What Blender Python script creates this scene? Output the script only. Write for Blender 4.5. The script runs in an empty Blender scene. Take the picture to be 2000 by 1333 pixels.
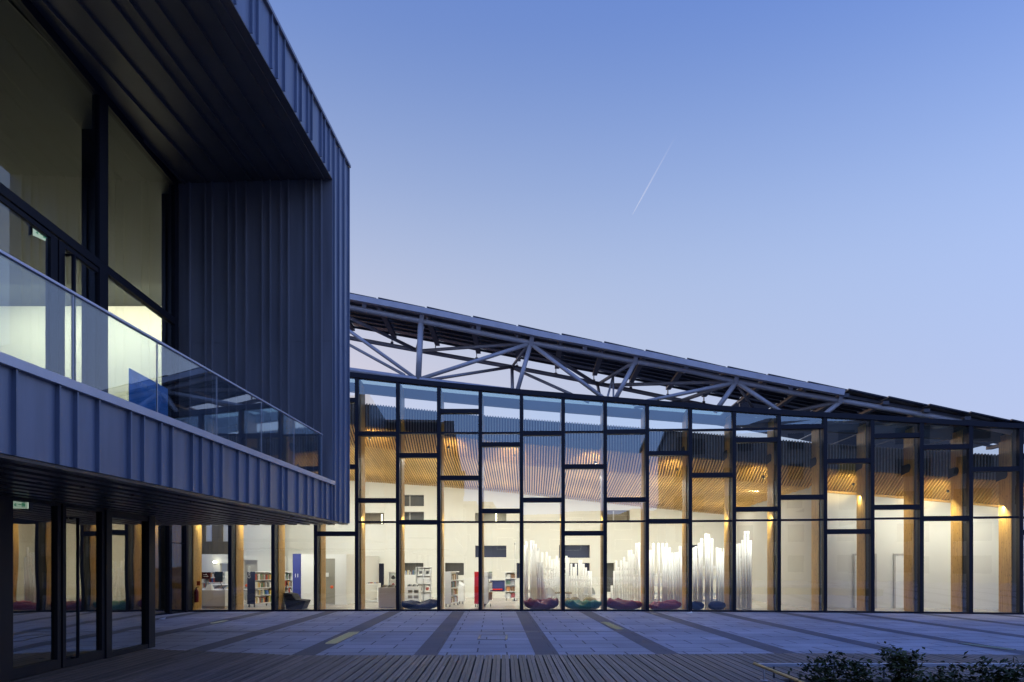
import bpy, math, random
import numpy as np
from mathutils import Vector
random.seed(7)
S = bpy.context.scene
COL = S.collection
FPX, HY, EYE = 1333.0, 1103.0, 1.7      # focal length in photo pixels, horizon row, eye height above the plaza
DECK = 0.38

def at(px, py, d):                       # a pixel of the photograph at a true depth d metres
    return Vector(((px - 1000) / FPX * d, d, EYE + (HY - py) * d / FPX))
def zat(py, d): return EYE + (HY - py) * d / FPX
def V(*a): return Vector(a)

# ------------------------------------------------------------------ materials
def nt(name):
    m = bpy.data.materials.new(name); m.use_nodes = True
    n = m.node_tree.nodes; n.clear()
    out = n.new('ShaderNodeOutputMaterial')
    return m, n, m.node_tree.links, out

def mat(name, col, rough=0.6, metal=0.0, var=0.12, scale=6.0, bump=0.0, stretch=(1, 1, 1), island=0.0, spec=0.5, rvar=0.08):
    m, n, l, out = nt(name)
    b = n.new('ShaderNodeBsdfPrincipled')
    b.inputs['Metallic'].default_value = metal
    b.inputs['Specular IOR Level'].default_value = spec
    tc = n.new('ShaderNodeTexCoord'); mp = n.new('ShaderNodeMapping')
    mp.inputs['Scale'].default_value = stretch
    l.new(tc.outputs['Object'], mp.inputs['Vector'])
    nz = n.new('ShaderNodeTexNoise'); nz.inputs['Scale'].default_value = scale; nz.inputs['Detail'].default_value = 5
    l.new(mp.outputs['Vector'], nz.inputs['Vector'])
    rp = n.new('ShaderNodeValToRGB')
    rp.color_ramp.elements[0].position = 0.3; rp.color_ramp.elements[1].position = 0.7
    rp.color_ramp.elements[0].color = [c * (1 - var) for c in col] + [1]
    rp.color_ramp.elements[1].color = [min(1, c * (1 + var)) for c in col] + [1]
    l.new(nz.outputs['Fac'], rp.inputs['Fac'])
    cs = rp.outputs['Color']
    if island > 0:
        g = n.new('ShaderNodeNewGeometry'); mr = n.new('ShaderNodeMapRange')
        mr.inputs['To Min'].default_value = 1 - island; mr.inputs['To Max'].default_value = 1 + island
        l.new(g.outputs['Random Per Island'], mr.inputs['Value'])
        mx = n.new('ShaderNodeMix'); mx.data_type = 'RGBA'; mx.blend_type = 'MULTIPLY'; mx.inputs['Factor'].default_value = 1
        l.new(cs, mx.inputs['A']); l.new(mr.outputs['Result'], mx.inputs['B']); cs = mx.outputs['Result']
    l.new(cs, b.inputs['Base Color'])
    mr2 = n.new('ShaderNodeMapRange')
    mr2.inputs['To Min'].default_value = max(0.02, rough - rvar); mr2.inputs['To Max'].default_value = min(1, rough + rvar)
    l.new(nz.outputs['Fac'], mr2.inputs['Value']); l.new(mr2.outputs['Result'], b.inputs['Roughness'])
    if bump > 0:
        bp = n.new('ShaderNodeBump'); bp.inputs['Strength'].default_value = bump; bp.inputs['Distance'].default_value = 0.02
        l.new(nz.outputs['Fac'], bp.inputs['Height']); l.new(bp.outputs['Normal'], b.inputs['Normal'])
    l.new(b.outputs[0], out.inputs[0])
    return m

def glass(name, f0=0.12, tint=(0.86, 0.93, 0.92), gtint=(0.9, 0.95, 1), wave=0.0, wscale=0.7):
    m, n, l, out = nt(name)
    tr = n.new('ShaderNodeBsdfTransparent'); tr.inputs['Color'].default_value = (*tint, 1)
    gl = n.new('ShaderNodeBsdfGlossy'); gl.inputs['Roughness'].default_value = 0.0; gl.inputs['Color'].default_value = (*gtint, 1)
    lw = n.new('ShaderNodeLayerWeight'); lw.inputs['Blend'].default_value = 0.5
    pw = n.new('ShaderNodeMath'); pw.operation = 'POWER'; pw.inputs[1].default_value = 4.0
    l.new(lw.outputs['Facing'], pw.inputs[0])
    mr = n.new('ShaderNodeMapRange'); mr.inputs['To Min'].default_value = f0; mr.inputs['To Max'].default_value = 0.95
    l.new(pw.outputs[0], mr.inputs['Value'])
    mx = n.new('ShaderNodeMixShader')
    l.new(mr.outputs['Result'], mx.inputs[0]); l.new(tr.outputs[0], mx.inputs[1]); l.new(gl.outputs[0], mx.inputs[2])
    if wave > 0:
        tc = n.new('ShaderNodeTexCoord'); nz = n.new('ShaderNodeTexNoise'); nz.inputs['Scale'].default_value = wscale; nz.inputs['Detail'].default_value = 1
        bp = n.new('ShaderNodeBump'); bp.inputs['Strength'].default_value = 1; bp.inputs['Distance'].default_value = wave
        l.new(tc.outputs['Object'], nz.inputs['Vector']); l.new(nz.outputs['Fac'], bp.inputs['Height']); l.new(bp.outputs['Normal'], gl.inputs['Normal'])
    l.new(mx.outputs[0], out.inputs[0])
    return m

def emit(name, col, s):
    m, n, l, out = nt(name)
    e = n.new('ShaderNodeEmission'); e.inputs['Color'].default_value = (*col, 1); e.inputs['Strength'].default_value = s
    l.new(e.outputs[0], out.inputs[0]); return m

def glulam(name, light, dark):
    m, n, l, out = nt(name)
    b = n.new('ShaderNodeBsdfPrincipled'); b.inputs['Roughness'].default_value = 0.5
    tc = n.new('ShaderNodeTexCoord'); mp = n.new('ShaderNodeMapping'); mp.inputs['Scale'].default_value = (26, 26, 1.2)
    l.new(tc.outputs['Object'], mp.inputs['Vector'])
    nz = n.new('ShaderNodeTexNoise'); nz.inputs['Scale'].default_value = 1; nz.inputs['Detail'].default_value = 4
    l.new(mp.outputs['Vector'], nz.inputs['Vector'])
    rp = n.new('ShaderNodeValToRGB'); rp.color_ramp.elements[0].position = 0.36; rp.color_ramp.elements[1].position = 0.66
    rp.color_ramp.elements[0].color = (*dark, 1); rp.color_ramp.elements[1].color = (*light, 1)
    l.new(nz.outputs['Fac'], rp.inputs['Fac'])
    mp2 = n.new('ShaderNodeMapping'); mp2.inputs['Scale'].default_value = (14, 14, 5)
    l.new(tc.outputs['Object'], mp2.inputs['Vector'])
    vo = n.new('ShaderNodeTexVoronoi'); vo.inputs['Scale'].default_value = 1
    l.new(mp2.outputs['Vector'], vo.inputs['Vector'])
    lt = n.new('ShaderNodeMapRange'); lt.inputs['From Min'].default_value = 0.12; lt.inputs['From Max'].default_value = 0.26
    lt.inputs['To Min'].default_value = 0.35; lt.inputs['To Max'].default_value = 1
    l.new(vo.outputs['Distance'], lt.inputs['Value'])
    mx = n.new('ShaderNodeMix'); mx.data_type = 'RGBA'; mx.blend_type = 'MULTIPLY'; mx.inputs['Factor'].default_value = 1
    l.new(rp.outputs['Color'], mx.inputs['A']); l.new(lt.outputs['Result'], mx.inputs['B'])
    l.new(mx.outputs['Result'], b.inputs['Base Color'])
    l.new(b.outputs[0], out.inputs[0]); return m

def paving_mat(name, c1, c2, joint, bw, rh, mortar=0.006, rough=0.55):
    m, n, l, out = nt(name)
    b = n.new('ShaderNodeBsdfPrincipled')
    tc = n.new('ShaderNodeTexCoord'); mp = n.new('ShaderNodeMapping'); mp.inputs['Rotation'].default_value = (0, 0, math.radians(-1.5)); mp.inputs['Location'].default_value = (0.1454, 0, 0)
    l.new(tc.outputs['Object'], mp.inputs['Vector'])
    br = n.new('ShaderNodeTexBrick'); br.inputs['Scale'].default_value = 1
    br.inputs['Brick Width'].default_value = bw; br.inputs['Row Height'].default_value = rh
    br.inputs['Mortar Size'].default_value = mortar; br.inputs['Mortar Smooth'].default_value = 0.1
    br.inputs['Color1'].default_value = (*c1, 1); br.inputs['Color2'].default_value = (*c2, 1); br.inputs['Mortar'].default_value = (*joint, 1)
    br.offset = 0.5; br.offset_frequency = 2
    l.new(mp.outputs['Vector'], br.inputs['Vector'])
    nz = n.new('ShaderNodeTexNoise'); nz.inputs['Scale'].default_value = 45; nz.inputs['Detail'].default_value = 6
    l.new(tc.outputs['Object'], nz.inputs['Vector'])
    n2 = n.new('ShaderNodeTexNoise'); n2.inputs['Scale'].default_value = 0.7; n2.inputs['Detail'].default_value = 5
    l.new(tc.outputs['Object'], n2.inputs['Vector'])
    ad = n.new('ShaderNodeMath'); ad.operation = 'ADD'; l.new(nz.outputs['Fac'], ad.inputs[0]); l.new(n2.outputs['Fac'], ad.inputs[1])
    mr = n.new('ShaderNodeMapRange'); mr.inputs['From Min'].default_value = 0.6; mr.inputs['From Max'].default_value = 1.4
    mr.inputs['To Min'].default_value = 0.62; mr.inputs['To Max'].default_value = 1.35
    l.new(ad.outputs[0], mr.inputs['Value'])
    mx = n.new('ShaderNodeMix'); mx.data_type = 'RGBA'; mx.blend_type = 'MULTIPLY'; mx.inputs['Factor'].default_value = 1
    l.new(br.outputs['Color'], mx.inputs['A']); l.new(mr.outputs['Result'], mx.inputs['B']); l.new(mx.outputs['Result'], b.inputs['Base Color'])
    r2 = n.new('ShaderNodeMapRange'); r2.inputs['To Min'].default_value = rough - 0.15; r2.inputs['To Max'].default_value = rough + 0.2
    l.new(n2.outputs['Fac'], r2.inputs['Value']); l.new(r2.outputs['Result'], b.inputs['Roughness'])
    bp = n.new('ShaderNodeBump'); bp.inputs['Strength'].default_value = 0.25; bp.inputs['Distance'].default_value = 0.01
    l.new(nz.outputs['Fac'], bp.inputs['Height']); l.new(bp.outputs['Normal'], b.inputs['Normal'])
    l.new(b.outputs[0], out.inputs[0]); return m

M = {}
M['zinc'] = mat('zinc_cladding', (0.205, 0.232, 0.305), 0.40, 0.4, 0.17, 2.0, stretch=(3, 3, .3), bump=0.10)
M['zinc_dark'] = mat('dark_zinc_lining', (0.29, 0.275, 0.29), 0.40, 0.35, 0.14, 1.6, stretch=(3, 3, .3))
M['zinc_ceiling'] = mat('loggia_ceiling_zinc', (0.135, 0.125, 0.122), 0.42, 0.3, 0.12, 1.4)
M['frame'] = mat('dark_window_frame', (0.014, 0.014, 0.020), 0.55, 0.0, 0.1, 5, spec=0.25)
M['alu'] = mat('aluminium_coping', (0.55, 0.55, 0.6), 0.42, 0.5, 0.06, 4)
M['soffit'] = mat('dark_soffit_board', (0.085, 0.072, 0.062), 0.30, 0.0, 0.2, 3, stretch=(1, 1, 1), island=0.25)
M['steel'] = mat('painted_grey_steel', (0.50, 0.46, 0.45), 0.45, 0.1, 0.10, 2.5)
M['steel_dark'] = mat('dark_painted_steel', (0.10, 0.10, 0.115), 0.45, 0.2, 0.1, 3)
M['panel'] = mat('solar_cell_laminate', (0.018, 0.019, 0.032), 0.22, 0.0, 0.15, 4)
M['purlin'] = mat('galvanised_purlin', (0.20, 0.20, 0.22), 0.4, 0.6, 0.1, 4)
M['column'] = glulam('laminated_timber', (0.66, 0.385, 0.09), (0.43, 0.225, 0.04))
M['slat'] = mat('pine_slat', (0.66, 0.40, 0.125), 0.55, 0, 0.22, 9, stretch=(3, 3, 3), island=0.15)
M['screen_slat'] = mat('weathered_slat', (0.27, 0.25, 0.22), 0.6, 0, 0.2, 9, island=0.12)
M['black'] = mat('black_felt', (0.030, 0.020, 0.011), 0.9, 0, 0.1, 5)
M['white'] = mat('white_plaster', (0.74, 0.72, 0.65), 0.7, 0, 0.03, 0.8)
M['grey_and_shaded_wall'] = mat('grey_and_shaded_plaster', (0.46, 0.44, 0.40), 0.7, 0, 0.03, 1.0)  # also carries the end wall's shade, painted into the colour
M['lacquer'] = mat('white_lacquer', (0.80, 0.79, 0.76), 0.35, 0, 0.02, 3)
M['greige'] = mat('greige_lacquer', (0.52, 0.47, 0.41), 0.45, 0, 0.03, 3)
M['navy'] = mat('navy_lacquer', (0.018, 0.026, 0.075), 0.45, 0, 0.08, 3)
M['blue'] = mat('blue_lacquer', (0.035, 0.05, 0.26), 0.4, 0, 0.06, 3)
M['red'] = mat('red_lacquer', (0.62, 0.02, 0.02), 0.35, 0, 0.06, 3)
M['orange'] = mat('orange_sticker', (0.75, 0.10, 0.02), 0.5, 0, 0.05, 3)
M['door_grey'] = mat('grey_door_leaf', (0.28, 0.265, 0.22), 0.5, 0, 0.04, 2)
M['brown_wall'] = mat('bronze_panel', (0.16, 0.125, 0.075), 0.45, 0.2, 0.1, 2)
M['floor'] = mat('polished_screed', (0.52, 0.475, 0.39), 0.2, 0, 0.10, 0.9, rvar=0.06)
M['dark_floor'] = mat('dark_interior_floor', (0.07, 0.06, 0.055), 0.3, 0, 0.15, 2)
M['dark_wall'] = mat('dark_interior_wall', (0.10, 0.095, 0.085), 0.6, 0, 0.1, 2)
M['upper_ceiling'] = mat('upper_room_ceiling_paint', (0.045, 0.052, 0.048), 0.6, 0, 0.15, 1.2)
M['tube'] = mat('white_card_tube', (0.90, 0.885, 0.84), 0.55, 0, 0.03, 4)
M['dark_fabric'] = mat('charcoal_felt', (0.030, 0.030, 0.036), 0.85, 0, 0.2, 40, bump=0.2)
M['pouf'] = mat('slate_blue_felt', (0.045, 0.055, 0.10), 0.85, 0, 0.2, 40, bump=0.2)
M['bag_navy'] = mat('navy_nylon', (0.020, 0.024, 0.060), 0.55, 0, 0.2, 20, bump=0.25)
M['bag_wine'] = mat('wine_red_nylon', (0.34, 0.018, 0.024), 0.5, 0, 0.2, 20, bump=0.25)
M['bag_green'] = mat('bottle_green_nylon', (0.010, 0.20, 0.075), 0.5, 0, 0.2, 20, bump=0.25)
M['bag_red'] = mat('crimson_nylon', (0.40, 0.014, 0.04), 0.5, 0, 0.2, 20, bump=0.25)
M['olive'] = mat('olive_felt', (0.26, 0.22, 0.10), 0.8, 0, 0.15, 30, bump=0.2)
M['rubber'] = mat('black_rubber', (0.02, 0.02, 0.02), 0.6, 0, 0.1, 9)
M['chrome'] = mat('brushed_steel', (0.55, 0.55, 0.56), 0.3, 0.9, 0.05, 8)
M['screen_red'] = mat('monitor_maroon', (0.055, 0.012, 0.016), 0.2, 0, 0.3, 6)
M['screen_blue'] = mat('monitor_teal', (0.012, 0.03, 0.06), 0.2, 0, 0.6, 9)
M['ext_red'] = mat('extinguisher_red', (0.30, 0.012, 0.01), 0.3, 0, 0.05, 4)
M['poster'] = mat('poster_blue', (0.13, 0.33, 0.66), 0.5, 0, 0.35, 1.5, stretch=(1, 1, 1.6))  # blue lightened in the colour to stand for backlight through the sheet
M['poster_ink'] = mat('poster_lettering', (0.45, 0.62, 0.80), 0.5, 0, 0.03, 3)
M['poster_skyline'] = mat('poster_skyline_ink', (0.06, 0.17, 0.38), 0.5, 0, 0.3, 8)
M['ink_white'] = mat('white_lettering', (0.75, 0.75, 0.72), 0.5, 0, 0.03, 3)
M['exit'] = emit('exit_sign_diffuser', (0.80, 1.0, 0.90), 0.6)
M['exit_green'] = emit('exit_sign_pictogram', (0.10, 0.45, 0.28), 0.5)
M['lamp'] = emit('lamp_diffuser', (1, 0.9, 0.7), 14)
M['lamp_soft'] = emit('window_tube_lamp', (1, 0.88, 0.6), 6)
M['ground_light'] = emit('ground_light_glass', (0.38, 0.43, 0.42), 0.32)
M['ground_teal'] = emit('ground_light_dim_glass', (0.10, 0.17, 0.27), 0.7)
M['deck'] = mat('weathered_decking', (0.19, 0.14, 0.115), 0.55, 0, 0.25, 5, stretch=(8, 0.6, 8), island=0.34, bump=0.15)
M['deck_gap'] = mat('deck_void', (0.012, 0.011, 0.012), 0.9, 0, 0.1, 3)
M['paving'] = paving_mat('granite_slabs', (0.43, 0.405, 0.42), (0.335, 0.315, 0.33), (0.07, 0.06, 0.07), 1.145, 0.66, 0.015, 0.75)
M['band'] = paving_mat('dark_granite_bands', (0.135, 0.122, 0.135), (0.115, 0.105, 0.118), (0.05, 0.045, 0.05), 0.9, 0.72, 0.008, 0.75)
M['ground'] = mat('asphalt', (0.05, 0.05, 0.055), 0.8, 0, 0.2, 3)
M['soil'] = mat('planter_soil', (0.03, 0.022, 0.016), 0.9, 0, 0.3, 12, bump=0.5)
M['leaf'] = mat('shrub_leaf', (0.050, 0.058, 0.016), 0.6, 0, 0.3, 9, island=0.6, spec=0.2)
M['leaf_b'] = mat('shrub_leaf_young', (0.072, 0.076, 0.022), 0.6, 0, 0.3, 9, island=0.5, spec=0.2)
M['twig'] = mat('shrub_twig', (0.06, 0.04, 0.025), 0.8, 0, 0.2, 20)
M['ochre'] = mat('ochre_handrail_paint', (0.42, 0.29, 0.10), 0.4, 0.2, 0.08, 5)
M['apt'] = mat('render_facade', (0.36, 0.34, 0.31), 0.8, 0, 0.06, 1)
M['apt_dark'] = mat('dark_render_facade', (0.06, 0.058, 0.06), 0.8, 0, 0.1, 1)
M['apt_win'] = mat('dark_window_glass', (0.03, 0.035, 0.045), 0.15, 0, 0.2, 1)
M['apt_lit'] = emit('lit_window_glass', (1, 0.75, 0.3), 0.2)
M['glass_front'] = glass('facade_glass', 0.165, (0.88, 0.95, 0.94), (0.80, 0.95, 1.0), wave=0.0016, wscale=0.5)
M['glass_loggia'] = glass('loggia_glass', 0.10, (0.80, 0.87, 0.80), wave=0.0012)
M['glass_door'] = glass('entrance_glass', 0.38, (0.62, 0.68, 0.58), (1, .95, .82), wave=0.004, wscale=0.8)
M['glass_rail'] = glass('balustrade_glass', 0.10, (0.90, 0.95, 0.96))
M['glass_roof'] = glass('roof_glass', 0.08, (0.62, 0.86, 0.90))
M['glass_window'] = glass('inner_window_glass', 0.10, (0.72, 0.78, 0.74))
for nm, c in dict(bk_white=(.7, .68, .62), bk_black=(.03, .03, .03), bk_red=(.32, .05, .03), bk_orange=(.50, .22, .07), bk_blue=(.06, .14, .35), bk_brown=(.22, .12, .06), bk_green=(.10, .18, .1), bk_yellow=(.55, .42, .12), bk_grey=(.3, .3, .3)).items():
    M[nm] = mat('book_cover_' + nm[3:], c, 0.5, 0, 0.25, 25)
BOOKM = [k for k in M if k.startswith('bk_')] + ['bk_white', 'bk_white', 'bk_brown', 'bk_grey', 'bk_white']

# ------------------------------------------------------------------ mesh helper
class MB:
    def __init__(s): s.v = []; s.f = []; s.sm = []
    def face(s, *pts, smooth=False):
        i = len(s.v); s.v += [tuple(p) for p in pts]; s.f.append(list(range(i, i + len(pts)))); s.sm.append(smooth); return s
    def hex(s, b, t):                       # bottom ring of 4, top ring of 4 (counter-clockwise seen from the top)
        i = len(s.v); s.v += [tuple(p) for p in b] + [tuple(p) for p in t]
        for q in ((3, 2, 1, 0), (4, 5, 6, 7), (0, 1, 5, 4), (1, 2, 6, 5), (2, 3, 7, 6), (3, 0, 4, 7)):
            s.f.append([i + k for k in q]); s.sm.append(False)
        return s
    def box(s, x0, x1, y0, y1, z0, z1):
        return s.hex([(x0, y0, z0), (x1, y0, z0), (x1, y1, z0), (x0, y1, z0)], [(x0, y0, z1), (x1, y0, z1), (x1, y1, z1), (x0, y1, z1)])
    def obox(s, p, ux, uy, x0, x1, y0, y1, z0, z1):      # box in a horizontal frame (p, ux, uy)
        q = lambda a, b, z: (p[0] + ux[0] * a + uy[0] * b, p[1] + ux[1] * a + uy[1] * b, z)
        return s.hex([q(x0, y0, z0), q(x1, y0, z0), q(x1, y1, z0), q(x0, y1, z0)], [q(x0, y0, z1), q(x1, y0, z1), q(x1, y1, z1), q(x0, y1, z1)])
    def wall(s, p, q, z0, z1, t):            # vertical slab from p to q; thickness t goes to the left of p->q; z may be pairs
        p = Vector(p[:2]); q = Vector(q[:2]); d = (q - p).normalized(); n = Vector((-d.y, d.x)) * t
        za, zb = z0 if isinstance(z0, tuple) else (z0, z0); ya, yb = z1 if isinstance(z1, tuple) else (z1, z1)
        return s.hex([(*p, za), (*q, zb), (*(q + n), zb), (*(p + n), za)], [(*p, ya), (*q, yb), (*(q + n), yb), (*(p + n), ya)])
    def bar(s, p, q, w, h, up=(0, 0, 1)):
        p = Vector(p); q = Vector(q); d = (q - p).normalized(); u = Vector(up)
        r = d.cross(u).normalized() * (w / 2); u2 = r.cross(d).normalized() * (h / 2)
        return s.hex([p - r - u2, p + r - u2, p + r + u2, p - r + u2], [q - r - u2, q + r - u2, q + r + u2, q - r + u2])
    def tube(s, pts, r, n=12, caps=True):
        pts = [Vector(p) for p in pts]; rs = r if isinstance(r, (list, tuple)) else [r] * len(pts)
        i0 = len(s.v); prev = None
        for k, p in enumerate(pts):
            d = (pts[min(k + 1, len(pts) - 1)] - pts[max(k - 1, 0)]).normalized()
            if prev is None:
                a = d.cross(Vector((0, 0, 1)));
                if a.length < 1e-3: a = d.cross(Vector((1, 0, 0)))
            else: a = prev - d * prev.dot(d)
            a.normalize(); prev = a; b = d.cross(a)
            for j in range(n):
                t = 2 * math.pi * j / n
                s.v.append(tuple(p + (a * math.cos(t) + b * math.sin(t)) * rs[k]))
        for k in range(len(pts) - 1):
            for j in range(n):
                s.f.append([i0 + k * n + j, i0 + k * n + (j + 1) % n, i0 + (k + 1) * n + (j + 1) % n, i0 + (k + 1) * n + j]); s.sm.append(True)
        if caps:
            s.f.append([i0 + j for j in range(n)][::-1]); s.sm.append(False)
            s.f.append([i0 + (len(pts) - 1) * n + j for j in range(n)]); s.sm.append(False)
        return s
    def lathe(s, c, prof, n=20):             # prof: (radius, z)
        i0 = len(s.v)
        for r, z in prof:
            for j in range(n):
                t = 2 * math.pi * j / n; s.v.append((c[0] + r * math.cos(t), c[1] + r * math.sin(t), c[2] + z))
        for k in range(len(prof) - 1):
            for j in range(n):
                s.f.append([i0 + k * n + j, i0 + k * n + (j + 1) % n, i0 + (k + 1) * n + (j + 1) % n, i0 + (k + 1) * n + j]); s.sm.append(True)
        s.f.append([i0 + j for j in range(n)][::-1]); s.sm.append(False)
        s.f.append([i0 + (len(prof) - 1) * n + j for j in range(n)]); s.sm.append(False)
        return s
    def prism(s, poly, p, ux, uz, dy, t):    # polygon (a,b) in plane (ux,uz) at p, extruded along dy by t
        p = Vector(p); ux = Vector(ux); uz = Vector(uz); dy = Vector(dy)
        A = [p + ux * a + uz * b for a, b in poly]; B = [q + dy * t for q in A]; n = len(A); i = len(s.v)
        s.v += [tuple(q) for q in A] + [tuple(q) for q in B]
        s.f.append([i + k for k in range(n)]); s.f.append([i + n + k for k in range(n)][::-1]); s.sm += [False, False]
        for k in range(n): s.f.append([i + k, i + n + k, i + n + (k + 1) % n, i + (k + 1) % n]); s.sm.append(False)
        return s
    def build(s, name, m, parent=None, bevel=0.0, label=None):
        off = Vector((0, 0, 0)); q = parent
        while q is not None: off += Vector(q.location); q = q.parent
        a = np.array(s.v, dtype=float); c = Vector((*((a.min(0) + a.max(0)) / 2)[:2], a[:, 2].min()))
        me = bpy.data.meshes.new(name); me.from_pydata([tuple(Vector(v) - c) for v in s.v], [], s.f)
        me.polygons.foreach_set('use_smooth', s.sm)
        me.materials.append(m); me.update()
        import bmesh
        bm = bmesh.new(); bm.from_mesh(me); bmesh.ops.recalc_face_normals(bm, faces=bm.faces) if len(s.f) < 4000 else None; bm.to_mesh(me); bm.free()
        o = bpy.data.objects.new(name, me); COL.objects.link(o); o.location = c - off
        if parent is not None: o.parent = parent
        if bevel > 0:
            b = o.modifiers.new('bevel', 'BEVEL'); b.width = bevel; b.segments = 2; b.limit_method = 'ANGLE'
        if label: o['label'] = label
        return o

def tag(o, label=None, cat=None, group=None, kind=None):
    if label: o['label'] = label
    if cat: o['category'] = cat
    if group: o['group'] = group
    if kind: o['kind'] = kind
    return o
def thing(name, loc, label, cat, group=None):
    o = bpy.data.objects.new(name, None); COL.objects.link(o); o.location = loc; o.empty_display_size = 0.3
    return tag(o, label, cat, group)
def copy_tree(o, parent=None):
    c = o.copy(); COL.objects.link(c)
    if parent is not None: c.parent = parent
    for ch in list(o.children): copy_tree(ch, c)
    return c
def text_mesh(name, s, size, m, parent, p, ux, uz, ext=0.002):   # lettering standing in the plane (ux, uz) at world point p
    cu = bpy.data.curves.new('lettering', 'FONT'); cu.body = s; cu.size = size; cu.extrude = ext
    t = bpy.data.objects.new('lettering', cu); COL.objects.link(t); bpy.context.view_layer.update()
    me = bpy.data.meshes.new_from_object(t.evaluated_get(bpy.context.evaluated_depsgraph_get()))
    COL.objects.unlink(t); bpy.data.objects.remove(t)
    ux = Vector(ux).normalized(); uz = Vector(uz).normalized(); w = ux.cross(uz); off = Vector((0, 0, 0)); q = parent
    while q is not None: off += Vector(q.location); q = q.parent
    for v in me.vertices:
        c = v.co.copy(); v.co = ux * c.x + uz * c.y + w * c.z
    me.materials.clear(); me.materials.append(m); me.name = name
    o = bpy.data.objects.new(name, me); COL.objects.link(o); o.location = Vector(p) - off; o.parent = parent
    return o

# ------------------------------------------------------------------ camera, world, sun
cam = bpy.data.cameras.new('camera'); cam.lens = 24.0; cam.sensor_width = 36.0; cam.sensor_fit = 'HORIZONTAL'
cam.shift_y = (HY - 666.5) / 2000.0; cam.clip_end = 12000; cam.clip_start = 0.05
co = bpy.data.objects.new('camera', cam); COL.objects.link(co); co.location = (0, 0, EYE); co.rotation_euler = (math.pi / 2, 0, 0)
S.camera = co
S.view_settings.view_transform = 'Standard'; S.view_settings.look = 'None'; S.view_settings.exposure = 0
S.cycles.use_denoising = True
S.cycles.max_bounces = 10; S.cycles.transparent_max_bounces = 24; S.cycles.glossy_bounces = 5; S.cycles.diffuse_bounces = 4
S.cycles.sample_clamp_indirect = 4.0; S.cycles.caustics_reflective = False; S.cycles.caustics_refractive = False

w = bpy.data.worlds.new('World'); S.world = w; w.use_nodes = True
n = w.node_tree.nodes; l = w.node_tree.links; n.clear()
wo = n.new('ShaderNodeOutputWorld'); bg = n.new('ShaderNodeBackground')
tc = n.new('ShaderNodeTexCoord'); sep = n.new('ShaderNodeSeparateXYZ'); l.new(tc.outputs['Generated'], sep.inputs[0])
rp = n.new('ShaderNodeValToRGB'); cr = rp.color_ramp
cr.interpolation = 'B_SPLINE'
stops = [(0.0, (0.50, 0.56, 0.80)), (0.22, (0.44, 0.53, 0.80)), (0.36, (0.42, 0.54, 0.83)), (0.48, (0.29, 0.42, 0.76)), (0.62, (0.12, 0.235, 0.62)), (0.80, (0.09, 0.19, 0.60)), (1.0, (0.16, 0.27, 0.78))]
cr.elements[0].position = stops[0][0]; cr.elements[0].color = (*stops[0][1], 1)
cr.elements[1].position = stops[-1][0]; cr.elements[1].color = (*stops[-1][1], 1)
for p_, c_ in stops[1:-1]:
    e = cr.elements.new(p_); e.color = (*c_, 1)
l.new(sep.outputs['Z'], rp.inputs['Fac'])
# sky opposite the library raised brighter and bluer as added fill; dimmer behind it
dt = n.new('ShaderNodeVectorMath'); dt.operation = 'DOT_PRODUCT'; dt.inputs[1].default_value = (-0.34, 0.94, 0.0)
l.new(tc.outputs['Generated'], dt.inputs[0])
ag = n.new('ShaderNodeMapRange'); ag.inputs['From Min'].default_value = -1; ag.inputs['From Max'].default_value = 1
ag.inputs['To Min'].default_value = 0; ag.inputs['To Max'].default_value = 1
l.new(dt.outputs['Value'], ag.inputs['Value'])
mxw = n.new('ShaderNodeMix'); mxw.data_type = 'RGBA'; mxw.blend_type = 'MULTIPLY'; mxw.inputs['Factor'].default_value = 1
agc = n.new('ShaderNodeMix'); agc.data_type = 'RGBA'; agc.inputs['A'].default_value = (0.96, 1.24, 1.80, 1); agc.inputs['B'].default_value = (0.90, 0.84, 0.765, 1)
l.new(ag.outputs['Result'], agc.inputs['Factor'])
l.new(rp.outputs['Color'], mxw.inputs['A']); l.new(agc.outputs['Result'], mxw.inputs['B'])
sk = n.new('ShaderNodeTexSky'); sk.sky_type = 'NISHITA'; sk.sun_disc = False
sk.sun_elevation = math.radians(2); sk.sun_rotation = math.radians(-20)
sc_ = n.new('ShaderNodeMix'); sc_.data_type = 'RGBA'; sc_.blend_type = 'ADD'; sc_.inputs['Factor'].default_value = 0.05
l.new(mxw.outputs['Result'], sc_.inputs['A']); l.new(sk.outputs['Color'], sc_.inputs['B'])
l.new(sc_.outputs['Result'], bg.inputs['Color']); bg.inputs['Strength'].default_value = 1.0
l.new(bg.outputs[0], wo.inputs[0])
sun = bpy.data.lights.new('sun', 'SUN'); sun.energy = 0.06; sun.angle = math.radians(12); sun.color = (1, 0.85, 0.75)
so = bpy.data.objects.new('sun', sun); COL.objects.link(so); so.location = (-20, 60, 30)
so.rotation_euler = Vector((0.34, -0.94, -0.09)).to_track_quat('-Z', 'Y').to_euler()

# ------------------------------------------------------------------ ground, plaza, deck
tag(MB().face((-1500, -1500, -0.03), (1500, -1500, -0.03), (1500, 1500, -0.03), (-1500, 1500, -0.03)).build('ground', M['ground']), kind='structure')
tag(MB().face((-45, -45, 0), (60, -45, 0), (60, 27, 0), (-45, 27, 0)).build('plaza_paving', M['paving']), kind='structure')
bands = MB()
bx = lambda k: -1.93 + 2.29 * k
for k in range(-8, 14):
    X = bx(k); f = lambda y: X + (y - 24.6) * (-0.026)
    bands.face((f(-8) - .225, -8, .004), (f(-8) + .225, -8, .004), (f(24.7) + .225, 24.7, .004), (f(24.7) - .225, 24.7, .004))
tag(bands.build('dark_paving_bands', M['band']), kind='structure')
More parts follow.
